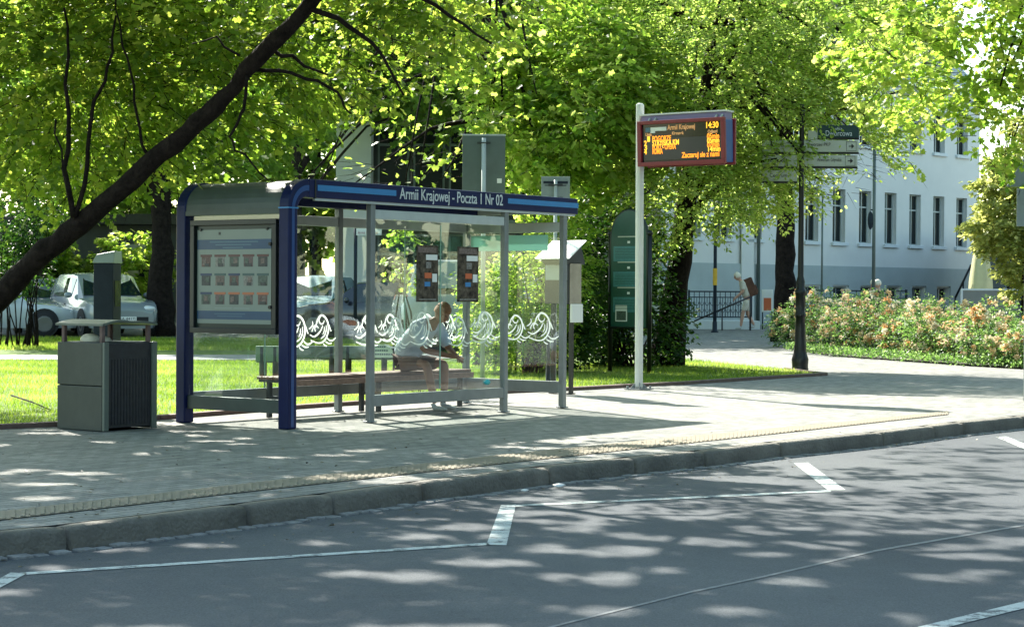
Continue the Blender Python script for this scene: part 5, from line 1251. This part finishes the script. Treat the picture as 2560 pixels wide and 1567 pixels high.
# 3. fine leaved tree, centre right
crown_tree('fine_leaved_tree', 'wide fine leaved tree leaning over the path behind the departure board', (2.95, 36.9), 8.0, .27,
           [(3.4, 36, 5.6, 2.5, 1.7, 2.2, .9), (5.3, 37.4, 4.9, 1.6, 1.3, 1.5, 1.2), (1.9, 35.8, 5.0, 1.3, 1.6, 1.5), (4.4, 36.6, 3.6, 1.3, 1.2, .8), (4.95, 34.9, 4.0, .42, .3, .42, 2.2), (5.25, 34.9, 4.75, .5, .3, .25, 2.2), (4.0, 36.5, 7.8, 3.0, 2.0, 1.5, .3), (3.1, 35.4, 3.2, 1.2, 1.3, .9), (6.2, 37.5, 3.9, .85, 1.0, .75), (5.6, 36.5, 6.5, 2.0, 1.4, 1.4, .7), (6.9, 37, 5.4, 1.3, 1.4, 1.0), (6.6, 37.6, 4.3, .9, 1.1, .8, 1.3), (5.2, 37.3, 3.5, 1.2, 1.0, .7, 1.5)],
           5600, 16, .42, .074, 'oval', 'leaf_fine', lean=(1.2, .2), nb=34, twigs=True)
# 4. maple branches hanging in from the right
h4 = [(1900, -10), (2000, 60), (2080, 200), (2140, 320), (2190, 300), (2235, 320), (2258, 460), (2300, 475), (2325, 330), (2380, 330), (2420, 400), (2500, 455), (2560, 470), (2650, 480)]
crown_tree('overhanging_maple', 'maple with large sunlit leaves hanging in from the top right corner', (9.2, 26.5), 8.5, .13,
           [(5.7, 25.2, 5.0, 1.3, 1.3, .55), (4.9, 25.0, 4.35, .8, 1.0, .45), (6.3, 25.3, 4.2, .9, 1.0, .45), (7.0, 25.5, 5.6, 2.0, 1.6, 1.5), (6.1, 25.2, 3.3, .5, .6, .30), (5.15, 25., 3.35, .35, .5, .40), (6.6, 25., 3.0, .45, .6, .6), (8.6, 26.5, 6.8, 2.6, 2.4, 1.8), (4.3, 25.3, 5.1, 1.0, 1.2, .5), (6.0, 26.0, 4.6, 1.5, 1.0, .6), (5.0, 25.2, 4.9, 1.2, 1.0, .5), (5.6, 25.6, 4.0, .9, .9, .4, 1.5), (6.4, 25.3, 3.7, .6, .7, .55, 2)],
           2100, 11, .42, .105, 'maple', 'leaf_mid', hem=h4, nb=3, lean=(-1.0, -.4), twigs=True)
# 5. shrubs
def shrub(label, base, vols, ntw, nl, tl, sz, shp, m, name='shrub', nst=9, sunf=False, keepf=None, cat='shrub', group=None):
    bx_, by_ = base; bz = tz(by_); trunk = [(Vector((bx_, by_, bz)), .04), (Vector((bx_+.05, by_, bz+.5)), .03), (Vector((bx_, by_+.05, bz+1.)), .015)]
    brs = []
    for i in range(nst):
        v = random.choice(vols); e = Vector((v[0]+random.uniform(-.8, .8)*v[3], v[1]+random.uniform(-.6, .6)*v[4], v[2]+random.uniform(0, .8)*v[5]))
        s = Vector((bx_+random.uniform(-.3, .3), by_+random.uniform(-.2, .2), bz)); brs.append(([s, s.lerp(e, .5)+Vector((0, 0, .15)), e], .02, .006))
    return tree(name, label, group, vols, trunk, brs, ntw, nl, tl, sz, shp, m, bark='bark', sunf=sunf, keepf=keepf, cat=cat)
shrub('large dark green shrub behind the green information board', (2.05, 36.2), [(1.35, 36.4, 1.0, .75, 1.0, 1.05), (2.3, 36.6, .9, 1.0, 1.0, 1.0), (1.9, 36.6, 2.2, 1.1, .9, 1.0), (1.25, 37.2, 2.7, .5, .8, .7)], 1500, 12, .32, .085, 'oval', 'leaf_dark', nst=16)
shrub('yellow green shrub seen through the right end of the shelter', (.25, 33.2), [(-.35, 33.4, 1.35, .5, .6, .55), (.35, 33.0, 1.45, .75, .7, .65), (.1, 33.2, .75, .9, .7, .65), (.9, 33.6, 2.0, .45, .5, .9)], 800, 12, .3, .075, 'oval', 'leaf_mid', nst=14, sunf=False)
shrub('low dark shrub left of the ticket machine on the lawn', (.7, 33.8), [(.75, 34.0, .65, .6, .6, .6), (1.1, 34.2, 1.2, .5, .5, .7)], 500, 12, .28, .075, 'oval', 'leaf_dark')
# sapling behind the shelter
shrub('slim young maple sapling seen through the front glass of the shelter', (-1.53, 27.0), [(-1.55, 27, 2.15, .16, .16, .22), (-1.62, 27, 1.85, .14, .15, .2), (-1.45, 27, 1.6, .14, .14, .18), (-1.5, 27, 2.35, .10, .1, .12)], 34, 8, .14, .075, 'maple', 'leaf_mid', name='sapling', nst=4, cat='sapling')
shrub('sunlit bushy hedge plant in front of the pavilion left of the trunk', (W(250, 800, 63.5).x, 63.5), [(W(250, 800, 63.5).x-1.2, 63.5, 1.5, 1.6, .8, .9), (W(250, 800, 63.5).x+1.0, 63.5, 2.1, 1.3, .8, 1.1)], 420, 12, .4, .17, 'lobed', 'leaf_mid')
shrub('sunlit bushy plant in front of the left end of the pavilion', (W(60, 800, 63.).x, 63.), [(W(60, 800, 63.).x, 63., 1.6, 1.8, .8, 1.1), (W(60, 800, 63.).x+.4, 63., 2.6, 1.0, .8, .9)], 420, 12, .4, .17, 'lobed', 'leaf_mid')
# 6. slim stems far left
for i, px in enumerate((72, 88, 16)):
    x = W(px, 800, 44).x; shrub(['slim leafy stem at the left in front of the grey hatchback', 'slim leafy stem right of another before the grey hatchback', 'slim dark stem next to the left edge before the parked cars'][i], (x, 44), [(x, 44, 1.9, .35, .4, .6), (x+.1, 44, 2.8, .5, .5, .6)], 90, 10, .3, .10, 'oval', 'leaf_dark', name='young_tree', nst=5, cat='tree')
# 7. larch-like tree at the right
xl = W(2530, 800, 42).x
crown_tree('larch', 'pale golden green larch with drooping tiers at the right edge', (xl+.25, 42), 5.5, .06,
           [(xl+.1, 42, 4.2, .55, .6, .22), (xl-.1, 42, 3.75, .65, .6, .2), (xl+.05, 42, 3.3, .75, .7, .2), (xl-.2, 42, 2.85, .8, .7, .2), (xl-.05, 42, 2.45, .7, .7, .18), (xl+.3, 42, 1.9, .5, .6, .18), (xl+.35, 42, 1.5, .4, .5, .14), (xl+.5, 42, 5.0, .5, .5, .3)],
           900, 14, .28, .11, 'oval', 'leaf_larch', nb=20, sunf=False)
# 8. background trees
bgs = [
    ('old_tree', 'old tree with a thick dark trunk left of the shelter', (W(402, 800, 52).x, 52), .36, 9, [(-9.6, 53, 7.0, 3.2, 2.4, 2.4), (-11.8, 53, 6.0, 2.4, 2.2, 2.2), (-7.6, 53, 6.6, 2.4, 2.2, 2.0), (-9.6, 53, 10, 4.0, 3, 2.6)], 1500),
    ('broad_tree', 'broad dark tree behind the far lawn at the left edge', (-14.8, 60), .32, 9, [(-15, 60, 5.6, 3.4, 2.4, 2.4), (-12.2, 61, 7.6, 3.2, 2.4, 2.6), (-17, 60, 9, 4, 3, 3)], 1300),
    ('broad_tree', 'broad tree standing behind the pale blue car', (-6.7, 60), .26, 9, [(-5.4, 60, 9.2, 3.4, 2.2, 2.3), (-3.0, 61, 8.8, 2.6, 2.2, 1.9), (-6, 60, 11.5, 4, 3, 2.6)], 1200),
    ('broad_tree', 'tall tree behind the bright maple above the shelter', (-1.0, 58), .30, 10, [(-1.2, 58, 8.4, 3.4, 2.4, 2.8), (1.8, 58, 6.6, 2.4, 2.2, 2.2), (.5, 58, 11.5, 4, 3, 2.6)], 1200),
    ('broad_tree', 'tall tree far behind the departure board', (4.0, 60), .30, 10, [(3.6, 60, 7.6, 3.0, 2.4, 3.2), (6.4, 60, 9.4, 2.8, 2.2, 2.4), (5, 60, 12.5, 4, 3, 2.4)], 1100),
    ('thick_tree', 'tree with a very dark broad trunk beside the black signpost behind the roses', (W(1962, 800, 51).x, 51), .31, 9, [(7.0, 52, 8.2, 2.8, 2.0, 2.2), (9.4, 52, 9.2, 2.0, 2.0, 1.5), (7.5, 52, 11.0, 3.6, 2.6, 2.)], 1100)]
for nm, lab, base, r0, ht, vols, nt_ in bgs:
    crown_tree(nm, lab, base, ht, r0, vols, nt_, 14, .9, .21, 'lobed', 'leaf_far', nb=16, bark='bark' if nm != 'broad_tree' else 'bark2', group='broad trees in the background' if nm == 'broad_tree' else None, shell=1.)
for i, (x, y) in enumerate(((-22, 70), (-14, 74), (-7.5, 74), (-1, 76), (5.5, 80), (12, 86))):
    crown_tree('far_tree', ['far tree at the left end of the row behind the pavilion', 'second far tree from the left behind the pavilion', 'far tree left of the white pier', 'far tree behind the office building', 'far tree behind the middle of the picture', 'far tree behind the roof of the white building'][i], (x, y), 10, .3,
               [(x, y, 7.5, 4.2, 2.6, 4.2), (x+1.5, y, 12, 3.6, 2.6, 3.4), (x-1.5, y, 4.5, 2.6, 2, 2.0)], 900, 12, 1.2, .36, 'lobed', 'leaf_far', nb=8, bark='bark2', group='row of far trees closing the view', shell=1., sunf=True)

# ================================================================== ROSES
def rose_bush(label, x, y, h, rx, ry):
    z0 = tz(y); b = empty('rose_bush', (x, y, z0), 0, label, 'rose bush', 'rose bushes in the bed')
    vols = [(0, 0, h*.42, rx, ry, h*.42), (rx*.35, 0, h*.66, rx*.6, ry*.6, h*.32), (-rx*.4, 0, h*.62, rx*.55, ry*.6, h*.30)]
    C, D = ell_sample(vols, 260, .6); P, L, Dt, I = sprays(C, D, 8, .22, .06); k = P[:, 2] > .03
    foliage('foliage', P[k], L[k], .055*(.7+.6*rng.random(k.sum())), 'oval', 'leaf_rose', b)
    # blooms: ruffled balls
    C, D = ell_sample(vols, 46, .2); k = (C[:, 2] > .12); C = C[k]; n = len(C); nn = 16
    TP = []; 
    C = np.repeat(C, nn, 0); dd = norm(rng.normal(0, 1, (len(C), 3))+np.array([0, -.2, .5])); tint = np.repeat(np.clip(rng.normal(.6, .28, n), 0, 1), nn)
    foliage('blossoms', C+dd*.010, dd, .082*(.65+.7*np.repeat(rng.random(n), nn)), 'oval', 'petal', b, tint, flat=.2)
    mb = MB()
    for i in range(7):
        a = rng.random()*6.28; mb.tube([(0.05*math.cos(a), .05*math.sin(a), 0), (rx*.5*math.cos(a), ry*.5*math.sin(a), h*.8)], [.012, .005], 5)
    mb.build('stems', 'bark', b); return b
A_ = Vector((6.95, 46.6)); B_ = Vector((10.1, 36.6)); spots = []
names_pos = ['first rose bush at the walker end of the bed', 'second rose bush from the walker, full of orange blooms', 'rose bush just left of the black signpost', 'rose bush right behind the black signpost', 'rose bush next to the right of the black signpost', 'rose bush in front of the two dark figures', 'rose bush below the tall grey pole', 'rose bush with low peach blooms left of the terrace screen', 'rose bush in front of the left end of the terrace screen', 'rose bush in front of the parasol', 'rose bush before the middle of the terrace screen', 'rose bush at the right edge of the picture', 'rose bush just beyond the right edge']
for i in range(13):
    f = i/12; p = A_.lerp(B_, f); rose_bush('peach blooming ' + names_pos[i], p.x+random.uniform(-.1, .1), p.y+.6+random.uniform(-.2, .2), 1.32-.26*f+(.16 if i % 3 == 1 else -.16)+random.uniform(-.1, .1), .62, .55)
for i in range(9):
    f = (i+.5)/9; p = A_.lerp(B_, f); rose_bush(['back row rose bush behind the walker end of the bed', 'back row rose bush left of the dark broad trunk', 'back row rose bush beside the dark broad trunk', 'back row rose bush under the thin grey pole', 'back row rose bush beside the black top figure', 'back row rose bush below the basement windows', 'back row rose bush left of the screen corner', 'back row rose bush against the terrace screen', 'back row rose bush near the small notice board'][i], p.x+.9, p.y+2.0, 1.50-.42*f+random.uniform(-.1, .1), .7, .6)
bed = [(6.6, 45.2), (6.95, 42.4), (10.3, 35.3), (14, 37), (11.5, 47), (7.9, 50)]
sheet('rose_bed', [(x, y, tz(y)+.02) for x, y in bed], 'soil')
fr = [(6.3, 45.2), (6.75, 42.2), (10.4, 34.8), (11.0, 35.6), (7.4, 43.2), (6.9, 46.6)]
x, y = scatter_in(fr, 14000); P = np.stack([x, y, np.array([tz(v) for v in y])+.02+rng.random(len(x))*.16], 1); L = norm(rng.normal(0, 1, (len(P), 3))+np.array([0, 0, .6]))
foliage('ground_cover', P, L, .055*(.6+.7*rng.random(len(P))), 'oval', 'leaf_rose', None, None, kind='stuff', label='low green ground cover along the front of the rose bed', category='ground cover')
# fallen twig on the lawn
mb = MB(); mb.tube([G(28, 1000)+Vector((0, 0, .06)), G(80, 1015)+Vector((0, 0, .05)), G(130, 1033)+Vector((0, 0, .03))], [.012, .010, .005], 5); mb.build('fallen_branch', 'bark', label='thin dark fallen branch lying on the lawn left of the bin', category='branch')

# unseen building added on the camera's side of the street (it closes the sky behind the viewer and shows in the glass)
o_ = -WD*32-LD*40
wins = [(2+3.4*k, 3.5+3.4*k, 1.2+3.4*f, 3.1+3.4*f) for k in range(0, 30, 2) for f in range(4)]
ob = facade_building('brick_building', 'dark brick house across the street behind the viewer', (o_.x+LD.x*104-0, o_.y+LD.y*104, -.1), TH+math.pi, 104, 15, 8, [], 'brick_dark', sills=False)

for i, (x, y) in enumerate(((19, 27), (25, 37), (31, 24), (26, 48))):  # trees out of frame, added to darken what the shelter glass reflects
    crown_tree('street_tree', ['leafy street tree beyond the right edge nearest the kerb', 'leafy street tree beyond the right edge by the roses', 'leafy street tree farthest beyond the right edge', 'leafy street tree beyond the right end of the white building'][i], (x, y), 8, .25,
               [(x, y, 4.6, 3.4, 3.0, 3.2), (x+1, y, 8.5, 3.0, 3.0, 2.6)], 420, 12, 1.0, .34, 'lobed', 'leaf_dark', nb=5, group='street trees right of the view', shell=.7, sunf=False)

# small litter and fallen leaves
for k, (px, py, r_, lab) in enumerate(((1398, 1217, .035, 'small crumpled white paper lying in the gutter below the kerb joint'), (1312, 1229, .022, 'tiny white paper scrap in the gutter left of the larger one'))):
    p = G(px, py, -.13); mb = MB(); mb.ball((0, 0, .012), r_, 1.4, 1., .5, 7, 5); mb.v = [(a*(1+.25*math.sin(i*2.3)), b_*(1+.25*math.cos(i*1.7)), c_) for i, (a, b_, c_) in enumerate(mb.v)]
    mb.build('paper_scrap', 'paper_white', None, loc=p, label=lab, category='litter')
nl = 520; q = np.array([tuple(G(rng.uniform(-60, 2620), rng.uniform(1075, 1300), 0)) for _ in range(nl)]); q2 = []
for _ in range(420):
    i = rng.integers(0, len(kpl)-2); p = kpl[i].lerp(kpl[i+1], rng.random())+kn[i]*(.02+abs(rng.normal(0, .5))); q2.append((p.x, p.y, -.122 if (p-kpl[i]).length < .14 else -.132))
kk = []
for a in q:
    d_ = min(range(len(kpl)), key=lambda j: (kpl[j].x-a[0])**2+(kpl[j].y-a[1])**2); s_ = (a[0]-kpl[d_].x)*kn[d_].x+(a[1]-kpl[d_].y)*kn[d_].y
    if s_ < -.03: kk.append((a[0], a[1], .006))
P = np.array(kk+q2); L = norm(rng.normal(0, 1, (len(P), 3))*np.array([1, 1, .08]))
foliage('fallen_leaves', P, L, .032*(.4+.9*rng.random(len(P))), 'oval', 'leaf_fallen', None, None, flat=3., kind='stuff', label='scattered dry leaves and husks on the pavement and along the gutter', category='fallen leaves')
